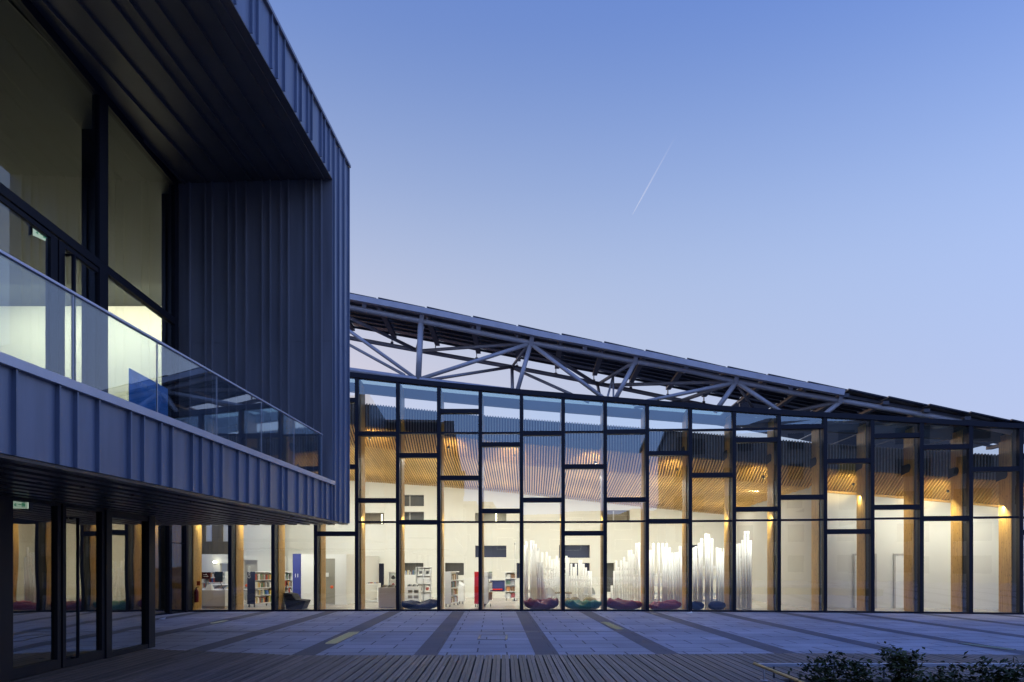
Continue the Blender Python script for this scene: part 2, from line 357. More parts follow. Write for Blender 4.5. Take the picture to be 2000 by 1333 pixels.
# deck: boards run towards the library, with a planting pit cut out on the right
deckedge = [(-30, 11.4), (-5.63, 10.66), (-3.15, 9.94), (0, 9.99), (4.6, 10.17), (7.5, 9.99), (30, 9.4)]
dy = lambda x: float(np.interp(x, [a for a, b in deckedge], [b for a, b in deckedge]))
db = MB(); x = -13.0; PITX, PITY = 3.05, 7.86
while x < 16:
    y0 = PITY if (PITX < x < 15.5) else -5.0
    y1 = dy(x) - 0.003; segs = []; yy = y0 + random.uniform(0.6, 2.6)
    a = y0
    while yy < y1 - 0.5: segs.append((a, yy - 0.004)); a = yy; yy += random.choice((2.4, 3.0, 3.6))
    segs.append((a, y1))
    for (p, q) in segs:
        dz = random.uniform(-0.0012, 0.0012); sl = -0.012
        for a_, b_ in ((0, .0475), (.0515, .099)):
            u0, u1, v0, v1 = x + a_ + sl * (p - 10), x + b_ + sl * (p - 10), x + b_ + sl * (q - 10), x + a_ + sl * (q - 10)
            db.hex([(u0, p, DECK - .03), (u1, p, DECK - .03), (v0, q, DECK - .03), (v1, q, DECK - .03)], [(u0, p, DECK + dz), (u1, p, DECK + dz), (v0, q, DECK + dz), (v1, q, DECK + dz)])
    x += 0.119
tag(db.build('timber_deck', M['deck']), kind='structure')
ds = MB(); ds.box(-13, PITX, -5, 9.9, 0.01, DECK - .045); ds.box(PITX + .001, 16, PITY, 9.85, 0.01, DECK - .045)
tag(ds.build('deck_base', M['deck_gap']), kind='structure')
tag(MB().box(PITX + 0.01, 15.5, 3.0, PITY - 0.02, 0.005, 0.06).build('planting_bed_soil', M['soil']), kind='structure')

def ground_light(px0, py0, px1, py1, wd, label, m):
    d0, d1 = EYE * FPX / (py0 - HY), EYE * FPX / (py1 - HY)
    p, q = at(px0, py0, d0), at(px1, py1, d1); p.z = q.z = 0
    t = thing('ground_light', ((p.x + q.x) / 2, (p.y + q.y) / 2, 0), label, 'ground light', 'light strips let into the paving')
    d = (q - p).normalized(); r = Vector((d.y, -d.x, 0)); L = (q - p).length
    MB().obox(p, r, d, -wd / 2, wd / 2, 0, L, .004, .012).build('glass_lens', m, t)
    fr = MB()
    for s_ in (-1, 1): fr.obox(p, r, d, s_ * wd / 2 - (0.02 if s_ < 0 else 0), s_ * wd / 2 + (0.02 if s_ > 0 else 0), -.02, L + .02, .004, .015)
    fr.build('steel_frame', M['steel_dark'], t)
ground_light(692, 1236, 646, 1258, .24, 'long pale greenish lit glass strip in a dark paving band, nearest to the grey overhang', M['ground_light'])
ground_light(1180, 1216, 1210, 1230, .2, 'pale lit glass strip in the paving in front of the green bean bag', M['ground_light'])
ground_light(443, 1213, 417, 1218, .2, 'small yellowish light strip in the paving by the reception end of the library', M['ground_light'])
ground_light(1880, 1258, 1975, 1270, .16, 'dim teal light strip in a paving band at the right behind the shrubs', M['ground_teal'])
mh = MB()
p0, p1 = at(932, 1250, 15.42), at(992, 1241, 16.42); x0, x1, y0, y1 = p0.x, -.1, p0.y, p1.y
for a in ((x0, x1, y0, y0 + .06), (x0, x1, y1 - .06, y1), (x0, x0 + .05, y0 + .061, y1 - .061), (x1 - .05, x1, y0 + .061, y1 - .061)): mh.box(a[0], a[1], a[2], a[3], 0.003, .011)
t = thing('manhole_cover', ((x0 + x1) / 2, (y0 + y1) / 2, 0), 'rectangular paved inspection cover with a dark metal frame set in the plaza', 'manhole cover')
mh.build('frame', M['steel_dark'], t); MB().box(x0 + .06, x1 - .06, y0 + .07, y1 - .07, .003, .008).build('lid', M['paving'], t)
tag(MB().box(-8.5, 3.2, 17.28, 17.325, .005, .010).build('drain_channel', M['purlin']), 'thin metal drainage slot running across the paving parallel to the library', 'drain')
for i, (px, py, lab) in enumerate(((317, 1210.5, 'scrap of white paper lying on the paving near the glazed link'), (1347, 1198.5, 'tiny white paper scrap on the paving by the grey poufs'))):
    d = EYE * FPX / (py - HY); p = at(px, py, d); q = MB()
    for k in range(3):
        a = k * 1.1 + i; q.face((p.x - .09, p.y - .05, .008 + .004 * k), (p.x + .10, p.y - .06 + .02 * k, .012), (p.x + .08, p.y + .06, .05 + .01 * k), (p.x - .08 + .03 * k, p.y + .05, .02))
    tag(q.build('paper_scrap', M['ink_white']), lab, 'litter')

# ------------------------------------------------------------------ library: the long curved glass front
R, CC = 107.0, Vector((-2.0, 24.95 - 107.0))
def arc(px, off=0.0):                       # depth where the ray of column px meets the facade arc moved back by off
    k = (px - 1000) / FPX; a = k * k + 1; b = 2 * (-k * CC.x - CC.y); c = CC.x ** 2 + CC.y ** 2 - (R + off) ** 2
    return (-b + math.sqrt(b * b - 4 * a * c)) / (2 * a)
def A(px, py, off=0.0): return at(px, py, arc(px, off))
def theta(p): return math.atan2(p.x - CC.x, p.y - CC.y)
def P(th, off, z): return Vector((CC.x + (R + off) * math.sin(th), CC.y + (R + off) * math.cos(th), z))
def ztab(tab, off):                          # table of photo points -> height as a function of the arc angle
    th = [theta(A(px, py, off)) for px, py in tab]; zz = [A(px, py, off).z for px, py in tab]
    s0 = (zz[1] - zz[0]) / (th[1] - th[0]); s1 = (zz[-1] - zz[-2]) / (th[-1] - th[-2])
    th = [th[0] - .1] + th + [th[-1] + .1]; zz = [zz[0] - .1 * s0] + zz + [zz[-1] + .1 * s1]
    return lambda t: float(np.interp(t, th, zz))
Zcap = ztab([(680, 737), (857, 756), (1018, 771), (1182, 784.5), (1348, 798), (1521, 811), (1703, 821), (1895, 833), (1993, 838)], 0)
Zst = ztab([(712, 788), (953, 812), (1267, 836), (1613, 866), (1900, 885)], 1.35)
Zsb = ztab([(712, 832), (960, 860), (1351, 893), (1613, 915), (1900, 935)], 1.35)
Zfe = ztab([(712, 872), (867, 889), (1022, 907), (1267, 927), (1437, 938), (1613, 957), (1803, 972), (1900, 981)], 2.65)
MUL = [202, 283, 365, 450, 534, 617, 697, 777, 857, 938, 1018.5, 1100, 1182, 1264, 1348, 1433.5, 1521, 1611, 1703, 1799, 1895, 1993, 2093, 2195]
TR = {617: ([782, 912, 1043], []), 697: ([848, 978], [1020]), 777: ([890, 1020.5], [846]), 857: ([804, 934], [846, 1020]), 938: ([869, 998.5], [846, 1020]),
      1018.5: ([847, 977], [1020]), 1100: ([912, 1042], [844, 1020]), 1182: ([844, 976.5], [1018.5]), 1264: ([886, 1018.5], [840]), 1348: ([928.5], [840, 1018]),
      1433.5: ([860, 995], [838, 1016.6]), 1521: ([834, 971.6], [1016]), 1611: ([901, 1038.6], [1015]), 1703: ([851.5, 991], [1013]), 1799: ([873.6, 1013], []),
      1895: ([917], [1011]), 1993: ([890, 1040], [1011]), 2093: ([940], [1010]),
      534: ([930], [1021]), 450: ([880, 1000], [1021]), 365: ([960], [1021]), 283: ([900], [1021]), 202: ([960], [1021])}
LIB = thing('library_building', (3, 24.9, 0), 'long curved library with a dark framed glass front, timber columns and lit interior', 'building')
mp = [A(px, HY, 0) for px in MUL]; mth = [theta(p) for p in mp]
MW, MD = 0.125, 0.26
for i, th in enumerate(mth):
    n2 = Vector((math.sin(th), math.cos(th))); t2 = Vector((n2.y, -n2.x)); p = P(th, 0, 0)
    MB().obox(p, t2, n2, -MW / 2, MW / 2, -.06, MD, 0, Zcap(th) + .02).build('mullion', M['frame'], LIB)
    col = MB().obox(p, t2, n2, -.075, .075, .42, 1.27, 0, Zcap(th) - .03).build('column', M['column'], LIB)
    MB().obox(p, t2, n2, -.05, .05, MD + .001, .42, 0.0, Zcap(th) - .04).build('steel_fin', M['frame'], col)
    zb = Zsb(th)                              # rounded steel bracket tying the column to the slatted screen
    br = MB(); poly = [(0.0, .17), (.0, -.17), (.45, -.13)] + [(.62 + .17 * math.sin(a), -.13 + .0 + .15 - .15 * math.cos(a) + 0.0) for a in np.linspace(0, math.pi, 7)] + [(.45, .17)]
    poly = [(a, b + .12) for a, b in poly]
    br.prism(poly, P(th, 1.45, zb) - Vector((t2.x, t2.y, 0)) * .1, (-n2.x, -n2.y, 0), (0, 0, 1), (t2.x, t2.y, 0), .02)
    br.build('bracket', M['frame'], col)
pn = 0
for i in range(len(MUL) - 1):
    t0, t1 = mth[i], mth[i + 1]; px = MUL[i]; pc = (MUL[i] + MUL[i + 1]) / 2
    thick, thin = TR[px]
    e = MW / 2 / R + .00003
    lv = [(A(pc, y, 0).z, .17) for y in thick] + [(A(pc, y, 0).z, .07) for y in thin]
    lv.sort()
    for z, h in lv:
        d0 = P(t0 + e, 0, z); d1 = P(t1 - e, 0, z); nn = Vector(((math.sin((t0 + t1) / 2)), math.cos((t0 + t1) / 2), 0))
        mb = MB(); mb.bar(d0 + nn * .05, d1 + nn * .05, .19 if h > .1 else .14, h)
        if h > .1:                            # a thick transom has a projecting lower lip
            mb.bar(d0 - nn * .062 - Vector((0, 0, .055)), d1 - nn * .062 - Vector((0, 0, .055)), .03, .05)
        mb.build('transom', M['frame'], LIB)
    zs = [(0.07, 0)] + [(z - h / 2, z + h / 2) for z, h in lv]
    lo = 0.06
    for z, h in lv + [(None, 0)]:
        hi_a = (Zcap(t0) - .005, Zcap(t1) - .005) if z is None else (z - h / 2, z - h / 2)
        if hi_a[0] - lo > .08:
            jit = [random.uniform(-.002, .002) for _ in range(4)]
            MB().face(P(t0 + e, .04 + jit[0], lo), P(t1 - e, .04 + jit[1], lo), P(t1 - e, .04 + jit[2], hi_a[1]), P(t0 + e, .04 + jit[3], hi_a[0])).build('glass_pane', M['glass_front'], LIB)
        if z is not None: lo = z + h / 2
    d0 = P(t0 + e, .04, .03); d1 = P(t1 - e, .04, .03)
    MB().bar(d0, d1, .16, .06).build('sill', M['frame'], LIB)
def arcstrip(mb, o0, o1, zf0, zf1, n=60, ths=(mth[0], mth[-1]), z2=None):     # curved solid between two offsets; zf bottom/top heights
    T = np.linspace(ths[0], ths[1], n + 1)
    for a, b in zip(T[:-1], T[1:]):
        mb.hex([P(a, o0, zf0(a)), P(b, o0, zf0(b)), P(b, o1, zf0(b)), P(a, o1, zf0(a))], [P(a, o0, zf1(a)), P(b, o0, zf1(b)), P(b, o1, zf1(b)), P(a, o1, zf1(a))])
    return mb
arcstrip(MB(), -.09, .22, lambda t: Zcap(t), lambda t: Zcap(t) + .17).build('parapet_cap', M['frame'], LIB)
arcstrip(MB(), 1.14, 1.36, lambda t: Zcap(t) - .24, lambda t: Zcap(t) + .10).build('roof_edge_beam', M['steel_dark'], LIB)
rg = MB(); T = np.linspace(mth[0], mth[-1], 47)
for a, b in zip(T[:-1], T[1:]): rg.face(P(a, .225, Zcap(a) + .10), P(b, .225, Zcap(b) + .10), P(b, 1.135, Zcap(b) + .09), P(a, 1.135, Zcap(a) + .09))
rg.build('roof_glazing', M['glass_roof'], LIB)
rr = MB()
for t_ in mth: rr.bar(P(t_, .2, Zcap(t_) + .02), P(t_, 1.14, Zcap(t_) + .02), .07, .12)
rr.build('roof_rafter', M['frame'], LIB)
# slats: upright screen, sloping soffit, deep ceiling
REAR = 34.9
Zrt = [(-30, 6.62), ((681 - 1000) / FPX * REAR, 6.0), ((853 - 1000) / FPX * REAR, 5.71), ((1015 - 1000) / FPX * REAR, 5.34), ((1102 - 1000) / FPX * REAR, 5.08), ((1267 - 1000) / FPX * REAR, 4.63), ((1413 - 1000) / FPX * REAR, 4.27), (13, 4.2)]
Zr = lambda x: float(np.interp(x, [a for a, b in Zrt], [b for a, b in Zrt]))
thw = theta(V(11.62, 26.45, 0))
def slat_set(f0, f1, wdt, dep, up, skip=None, th0=mth[1], th1=mth[-2]):
    mb = MB(); th = th0
    while th < th1:
        p, q = f0(th), f1(th)
        if (skip is None or not skip(th)): mb.bar(p, q, wdt, dep, up(th))
        th += .104 / R
    return mb
rad = lambda th: Vector((math.sin(th), math.cos(th), 0))
slat_set(lambda t: P(t, 1.38, Zsb(t)), lambda t: P(t, 1.38, Zst(t)), .045, .07, rad).build('slat_screen', M['screen_slat'], LIB)
slat_set(lambda t: P(t, 1.36, Zsb(t) - .01), lambda t: P(t, 2.66, Zfe(t)), .048, .08, lambda t: Vector((0, 0, 1))).build('slat_soffit', M['slat'], LIB)
def rearpt(t):
    d = rad(t); p = P(t, 2.68, Zfe(t)); k = (REAR - p.y) / d.y; q = p + d * k; q.z = Zr(q.x); return q
slat_set(lambda t: P(t, 2.68, Zfe(t)), rearpt, .052, .05, lambda t: Vector((0, 0, 1)), th1=thw + .012).build('slat_ceiling', M['slat'], LIB)
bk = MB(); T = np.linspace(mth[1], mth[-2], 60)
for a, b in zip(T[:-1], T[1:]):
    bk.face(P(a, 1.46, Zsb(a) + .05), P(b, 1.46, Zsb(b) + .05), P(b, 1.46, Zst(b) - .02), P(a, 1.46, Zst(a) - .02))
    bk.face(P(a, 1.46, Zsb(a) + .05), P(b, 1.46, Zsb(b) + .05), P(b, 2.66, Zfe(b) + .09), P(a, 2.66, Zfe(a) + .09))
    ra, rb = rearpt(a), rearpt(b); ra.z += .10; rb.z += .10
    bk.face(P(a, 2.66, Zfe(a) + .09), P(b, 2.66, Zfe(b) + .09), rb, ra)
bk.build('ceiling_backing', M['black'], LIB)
rf = MB()
for a, b in zip(T[:-1], T[1:]):
    ra, rb = rearpt(a), rearpt(b); ra.z = Zst(a) - .15; rb.z = Zst(b) - .15; ra.y += .4; rb.y += .4
    rf.face(P(a, 1.5, Zst(a) - .03), P(b, 1.5, Zst(b) - .03), rb, ra)
rf.build('roof', M['steel_dark'], LIB)
arcstrip(MB(), 2.60, 2.70, lambda t: Zfe(t) - .11, lambda t: Zfe(t) - .03, 20, (thw + .0015, mth[-2])).build('timber_fascia', M['slat'], LIB)
fl = MB(); T = np.linspace(mth[0], mth[-1], 30)
for a, b in zip(T[:-1], T[1:]):
    qa, qb = P(a, .1, .012), P(b, .1, .012); fl.face(qa, qb, (qb.x, 35.2, .012), (qa.x, 35.2, .012))
fl.build('floor', M['floor'], LIB)

# rear wall with recessed windows
def holes_wall(mb, x0, x1, z0, ztop, y, holes, n_extra=None):
    xs = sorted(set([x0, x1] + [v for h in holes for v in h[:2]] + list(np.linspace(x0, x1, 24))))
    zs = sorted(set([z0] + [v for h in holes for v in h[2:4]]))
    for a, b in zip(xs[:-1], xs[1:]):
        xm = (a + b) / 2
        for c, d in zip(zs[:-1], zs[1:]):
            zm = (c + d) / 2
            if not any(h[0] < xm < h[1] and h[2] < zm < h[3] for h in holes): mb.face((a, y, c), (b, y, c), (b, y, d), (a, y, d))
        mb.face((a, y, zs[-1]), (b, y, zs[-1]), (b, y, ztop(b)), (a, y, ztop(a)))
HOLES = [(708, 750, 1002, 1024.5), (784, 828, 967, 989), (784, 828, 1000, 1021), (928, 989, 1066, 1089), (928, 989, 1002, 1022),
         (869, 906, 1100, 1124), (780, 827, 1100, 1128), (708, 750, 1101, 1150), (957, 986, 1134, 1156), (1009, 1018, 1100, 1130),
         (1092, 1152, 1065, 1090), (1185, 1230, 997, 1019), (1176, 1200, 1100, 1157), (1100, 1152, 1100, 1125), (869, 906, 1134, 1156), (1352, 1366, 1065, 1090)]
hs = []
for a, b, c, d in HOLES:
    p, q = at(a, d, REAR), at(b, c, REAR); hs.append((p.x, q.x, p.z, q.z))
rw = MB(); holes_wall(rw, -17, 11.0, 0.012, lambda x: Zr(x) + .25, REAR, hs)
rw.build('rear_wall', M['white'], LIB)
for k, (x0, x1, z0, z1) in enumerate(hs):
    f = MB(); y, t = REAR, .38
    f.face((x0, y, z0), (x0, y + t, z0), (x0, y + t, z1), (x0, y, z1)); f.face((x1, y, z0), (x1, y + t, z0), (x1, y + t, z1), (x1, y, z1))
    f.face((x0, y, z0), (x1, y, z0), (x1, y + t, z0), (x0, y + t, z0)); f.face((x0, y, z1), (x1, y, z1), (x1, y + t, z1), (x0, y + t, z1))
    wn = f.build('window', M['grey_and_shaded_wall'], LIB)
    mm = [M['brown_wall'], M['dark_wall'], M['dark_wall'], M['navy'], M['door_grey'], M['dark_wall'], M['dark_wall'], M['navy'], M['blue'], M['navy'], M['navy'], M['brown_wall'], M['dark_wall'], M['navy'], M['greige'], M['navy']][k]
    MB().face((x0, y + t - .01, z0), (x1, y + t - .01, z0), (x1, y + t - .01, z1), (x0, y + t - .01, z1)).build('pane', mm, wn)
    if k in (1, 2, 11):
        st = MB(); 
        for q in (1,): st.box(x0 + (x1 - x0) * q / 3 - .03, x0 + (x1 - x0) * q / 3 + .03, y + t - .06, y + t - .02, z0, z1)
        st.build('window_post', M['grey_and_shaded_wall'], wn)
ew = MB(); ew.wall((10.93, REAR), (11.62, 26.45), 0.012, (Zr(10.9) + .25, Zfe(thw) + .05), .2); ew.build('end_wall', M['grey_and_shaded_wall'], LIB)  # white plaster like the rear wall; its weaker light is painted as grey
ww = MB(); T = np.linspace(thw, mth[-1], 16)
for a, b in zip(T[:-1], T[1:]): ww.hex([P(a, 2.72, .012), P(b, 2.72, .012), P(b, 2.9, .012), P(a, 2.9, .012)], [P(a, 2.72, Zfe(a)), P(b, 2.72, Zfe(b)), P(b, 2.9, Zfe(b)), P(a, 2.9, Zfe(a))])
ww.build('corridor_wall', M['white'], LIB)
for (pa, pb, hx) in ((1666, 1712, .15), (1745, 1792, .85)):
    a, b = theta(A(pa, HY, 2.69)), theta(A(pb, HY, 2.69)); p = P(a, 2.69, 0); q = P(b, 2.69, 0); d = (q - p); L = d.length; d.normalize(); nrm = Vector((-d.y, d.x, 0))
    df = MB(); 
    df.obox(p, d, nrm, 0, .07, -.03, .02, .013, 2.12); df.obox(p, d, nrm, L - .07, L, -.03, .02, .013, 2.12); df.obox(p, d, nrm, .071, L - .071, -.03, .02, 2.05, 2.12)
    do = df.build('door', M['grey_and_shaded_wall'], LIB)
    MB().obox(p, d, nrm, .075, L - .075, -.012, .02, .02, 2.045).build('door_leaf', M['lacquer'], do)
    hd = MB(); hp = p + d * (L * hx) - nrm * .05; hd.tube([hp + V(0, 0, 1.02) + nrm * .04, hp + V(0, 0, 1.02), hp + d * (.12 if hx < .5 else -.12) + V(0, 0, 1.02)], .011, 8)
    hd.build('door_handle', M['chrome'], do)
swp = at(1577, 1094, 27.2)
MB().box(swp.x - .03, swp.x + .1, swp.y - .02, swp.y, swp.z - .1, swp.z + .08).build('wall_panel', M['lacquer'], LIB)

# left end of the room: bronze upper wall with bright windows, low white partitions
def pbox(pxa, pxb, d, depth, z0, z1): 
    return MB().box((pxa - 1000) / FPX * d, (pxb - 1000) / FPX * d, d, d + depth, z0, z1)
bwz = zat(1083, 33)
bw = MB(); xa, xb = (366 - 1000) / FPX * 33, (452 - 1000) / FPX * 33
wins = [((400 - 1000) / FPX * 33, (414 - 1000) / FPX * 33), ((434 - 1000) / FPX * 33, (449 - 1000) / FPX * 33)]
zw = zat(1058, 33); prev = xa
for a, b in wins + [(xb, xb)]:
    bw.box(prev, a, 33, 33.2, bwz, 6.3); 
    if b > a: bw.box(a, b, 33, 33.2, bwz, zw); bw.box(a, b, 33, 33.2, 4.6, 6.3)
    prev = b
for px in (397, 409, 415, 426, 438): 
    xx = (px - 1000) / FPX * 33; bw.box(xx - .012, xx + .012, 32.98, 33, bwz, zw if 400 < px < 414 or px > 434 else 6.2)
bw.build('bronze_wall', M['brown_wall'], LIB)
for a, b in wins:
    wn = MB().box(a, b, 33.12, 33.16, zw, 4.6).build('window', M['lacquer'], LIB)  # white surface painted bright to stand for the lit rooms behind
MB().box((366 - 1000) / FPX * 33.5, -11.3, 33.3, 33.5, 0.012, 6.3).build('inner_end_wall', M['white'], LIB)
pt = MB(); D1 = 31.5; X = lambda px, d: (px - 1000) / FPX * d
zt = zat(1087, D1); zd = zat(1094, D1)
pt.box(X(366, D1), X(430, D1), D1, D1 + .2, .012, zat(1083, D1)); pt.box(X(430, D1), X(447, D1), D1, D1 + .2, zat(1101, D1), zat(1083, D1)); pt.box(X(447, D1), X(474, D1), D1, D1 + .2, .012, zt)
pt.box(X(474, D1), X(503, D1), D1, D1 + .2, zd, zt); pt.box(X(503, D1), X(556, D1), D1, D1 + .2, .012, zt)
pt.box(X(556, D1) + .001, X(574, D1), D1 + .4, D1 + .6, .012, zt - .02)
pt.build('partition', M['white'], LIB)
MB().box(X(428, D1), X(505, D1), D1 + .9, D1 + 1.0, .012, zt - .05).build('partition_backing', M['grey_and_shaded_wall'], LIB)
D2 = 28.7; zb2 = zat(1083, D2)
cb = MB(); cb.box(X(588, D2), X(634.5, D2), D2, D2 + .12, .012, zb2); cb.box(X(634.5, D2), X(654.5, D2), D2, D2 + .12, zat(1091, D2), zb2); cb.box(X(654.5, D2), X(677, D2), D2, D2 + .12, .012, zb2)
cb.wall((X(677, D2), D2 + .121), (X(677, D2) + .16, REAR - .02), .012, zb2, .12)
cb.box(X(588, D2), X(677, D2) - .14, D2 + .13, REAR - .02, zb2 - .12, zb2 - .005)
cb.build('service_cubicle', M['lacquer'], LIB)
dg = MB().box(X(635, D2), X(654, D2), D2 + .06, D2 + .10, .05, zat(1091.5, D2)).build('door', M['door_grey'], LIB)
MB().lathe((X(647.5, D2), D2 + .05, zat(1150, D2)), [(.0, 0), (.055, .015), (.075, .06), (.055, .11), (.0, .13)], 12).build('sticker', M['orange'], dg)
MB().box(X(572.5, D2), X(588, D2) - .002, D2 - .05, D2 + .1, .012, zb2 + .02).build('blue_panel', M['blue'], LIB)
pic = MB()
for dx in (-.06, .04): pic.box(X(580, D2) + dx, X(580, D2) + dx + .025, D2 - .054, D2 - .0505, zat(1128, D2), zat(1121, D2))
pic.build('pictogram', M['ink_white'], LIB)
sg = MB().box(X(635.5, 28.5), X(642, 28.5), 28.5, 28.52, zat(1127, 28.5), zat(1119, 28.5)); tag(sg.build('door_notice', M['ink_white']), 'small white notice with a red mark beside the grey cubicle door', 'notice')
MB().lathe((X(666 - 185, 31.3), 31.35, zat(1147, 31.3)), [(.0, 0), (.06, .02), (.075, .07), (.05, .12), (.0, .14)], 12).build('sticker', M['orange'], LIB)
# round ceiling lamp on the reception wall, and the bright tube in a rear window
lm = thing('wall_lamp', at(420, 1098.5, 31.4), 'small bright round lamp glowing on the white wall behind the reception desk', 'lamp')
MB().lathe(at(420, 1100.5, 31.3), [(.04, 0), (.085, .02), (.10, .05), (.085, .085), (.04, .105)], 16).build('diffuser', M['lamp'], lm)
q = at(420, 1099, 31.42); MB().box(q.x - .05, q.x + .05, 31.40, 31.5, q.z - .04, q.z + .06).build('bracket', M['chrome'], lm)
for px, ya, yb, lab in ((969, 1001, 1021, 'bright vertical tube lamp in the upper rear window right of centre'), (746, 1006, 1023, 'slim vertical tube lamp at the edge of the left rear window')):
    p, q = at(px, yb, REAR + .1), at(px, ya, REAR + .1)
    t = thing('tube_lamp', p, lab, 'lamp', None); MB().tube([p, q], .035, 10).build('lamp_tube', M['lamp_soft'], t)
    c = MB(); c.box(p.x - .045, p.x + .045, p.y - .045, p.y + .045, q.z, q.z + .04); c.build('lamp_cap', M['chrome'], t)

# lamps inside: ceiling luminaires, column spots, and added fill rows with no fixture
def area(p, sx, sy, e, col=(1, 0.97, 0.89), rot=(0, 0, 0), spread=180):
    L = bpy.data.lights.new('interior_area_light', 'AREA'); L.shape = 'RECTANGLE'; L.size = sx; L.size_y = sy; L.energy = e; L.color = col; L.spread = math.radians(spread)
    o = bpy.data.objects.new('interior_area_light', L); COL.objects.link(o); o.location = p; o.rotation_euler = rot; o.parent = None; return o
def spot(p, tgt, e, ang, col=(1, 0.66, 0.28), blend=.6, r=.05):
    L = bpy.data.lights.new('column_spot', 'SPOT'); L.energy = e; L.color = col; L.spot_size = math.radians(ang); L.spot_blend = blend; L.shadow_soft_size = r
    o = bpy.data.objects.new('column_spot', L); COL.objects.link(o); o.location = p; o.rotation_euler = (Vector(tgt) - Vector(p)).to_track_quat('-Z', 'Y').to_euler(); return o
for xx in np.linspace(-10.5, 9.5, 7):
    for yy in (28.6, 32.2):
        th = theta(V(xx, yy, 0)); k = (yy - (24.95 + 2.65)) / (REAR - 27.6)
        zc = Zfe(th) * (1 - k) + Zr(xx) * k
        area((xx, yy, zc - .12), 1.6, .12, 82)
        area((xx, yy, zc - 1.1), 1.2, .12, 20, (1, .84, .52), (math.pi, 0, 0))  # added uplight with no fixture, fills the slatted ceiling from below
for th in np.linspace(mth[2], thw - .024, 12):
    area(P(th + .4 / R, .50, min(Zsb(th) - 1.5, 3.4)), 1.0, .12, 46, (1, .965, .87), (math.radians(72), 0, -th), 120)  # added fill row just inside the glass, brightens the tubes and desk fronts
for th in np.linspace(thw + .014, mth[-2], 4):
    area(P(th, .9, Zfe(th) - .35), 1.0, .1, 62, (1, .93, .78), (math.radians(26), 0, -th))
for i, px in enumerate(MUL):
    if i < 3 or i > 22: continue
    th = mth[i]
    if i % 2 == 0 or px in (1182,):
        s_ = 1 if px < 980 else -1
        p = P(th + s_ * .28 / R, 1.0, Zsb(th) - .62)
        spot(p, P(th + s_ * .40 / R, 2.1, Zsb(th) - .30), 150, 76, (1, .75, .40))
        MB().tube([p + V(0, 0, .03), p + V(0, 0, .12)], .045, 10).build('spotlight', M['steel_dark'], LIB)

# ------------------------------------------------------------------ solar canopy on its tubular truss
CAN = thing('solar_canopy', (3, 25.4, 8), 'sloping canopy of solar panels on a grey tubular truss above the library front', 'canopy')
def tubes(pts, r, name, m=M['steel'], n=14): return MB().tube(pts, r, n).build(name, m, CAN)
GUT = [(560, 560), (680, 580.5), (822, 607), (917, 626), (1003, 643), (1060, 655), (1143, 670), (1245, 690), (1344, 710), (1420, 725.5), (1545, 749), (1648, 768)]
MAIN = [(520, 571), (680, 600), (822, 627.5), (917, 646.5), (1037, 670), (1142, 688), (1240, 706.5), (1340, 724), (1437, 745), (1544, 766.5), (1641, 783), (1734, 799), (1837, 817), (1889, 827), (2000, 850)]
BACK = [(540, 634), (680, 660), (813, 684.5), (1003, 718), (1182, 752.5), (1331, 783), (1460, 808), (1700, 845)]
OG, OM, OB, OL = .15, .5, 3.0, .45
def gz(px): return float(np.interp(px, [a for a, b in GUT] + [2200], [b for a, b in GUT] + [872]))
g = MB(); pts = [A(x, y, OG) for x, y in GUT]
for a, b in zip(pts[:-1], pts[1:]): g.bar(a, b, .2, .20)
g.build('gutter', M['steel'], CAN)
tubes([A(x, y, OM) for x, y in MAIN], .098, 'front_chord')
tubes([A(x, y, OB) for x, y in BACK], .085, 'back_chord')
tubes([A(x, y, OL) for x, y in ((560, 703), (680, 723), (818, 742), (940, 757), (1010, 765))], .10, 'bottom_chord')
F_, B_, L_ = OM, OB, OL
BR = [((817, 742, L_), (822, 634, F_), .11), ((814, 741, L_), (600, 588, F_), .065), ((820, 741, L_), (1034, 672, F_), .075), ((1036, 674, F_), (1008, 772, L_), .085),
      ((1039, 674, F_), (1188, 785, L_), .075), ((1239, 710, F_), (1198, 787, L_), .085), ((1437, 748, F_), (1396, 805, L_), .09), ((1434, 748, F_), (1235, 790, L_), .07),
      ((1440, 748, F_), (1535, 812, L_), .08), ((1641, 785, F_), (1600, 818, L_), .085), ((1637, 785, F_), (1535, 808, L_ + 1.5), .075),
      ((813, 684, B_), (826, 640, F_), .05), ((813, 684, B_), (620, 590, F_), .07), ((815, 686, B_), (1030, 671, F_), .065), ((835, 743, L_), (1000, 717, B_), .06), ((790, 733, L_), (560, 607, B_), .055),
      ((1000, 717, B_), (1030, 676, F_), .055), ((1000, 719, B_), (1001, 768, L_ + 1.6), .07), ((1003, 720, B_), (1150, 786, L_ + 1.6), .06), ((1043, 675, F_), (1167, 752, B_), .07),
      ((1167, 752, B_), (1174, 786, L_ + 1.4), .06), ((1168, 751, B_), (1236, 709, F_), .065), ((1180, 753, B_), (1432, 746, F_), .07), ((1197, 736, 1.8), (1184, 786, L_), .04), ((1198, 736, 1.8), (1198, 787, L_), .035),
      ((1331, 783, B_), (1434, 748, F_), .075), ((1331, 784, B_), (1240, 797, L_ + 1.3), .055), ((1437, 748, F_), (1478, 808, L_ + 1.5), .05)]
for (a, b, r) in BR: tubes([A(*a), A(*b)], r, 'brace')
for px in (822, 1037, 1240, 1437, 1641, 711, 934, 1142, 1340, 1544):
    y0 = float(np.interp(px, [a for a, b in MAIN], [b for a, b in MAIN])); y1 = gz(px)
    big = px in (822, 1037, 1240, 1437, 1641)
    MB().bar(A(px, y0 + (6 if big else -2), OM - .06), A(px + (3 if big else 1), y1 + 3, OG + .1), .02, .16, (1, 0, 0)).build('hanger_plate', M['steel'], CAN)
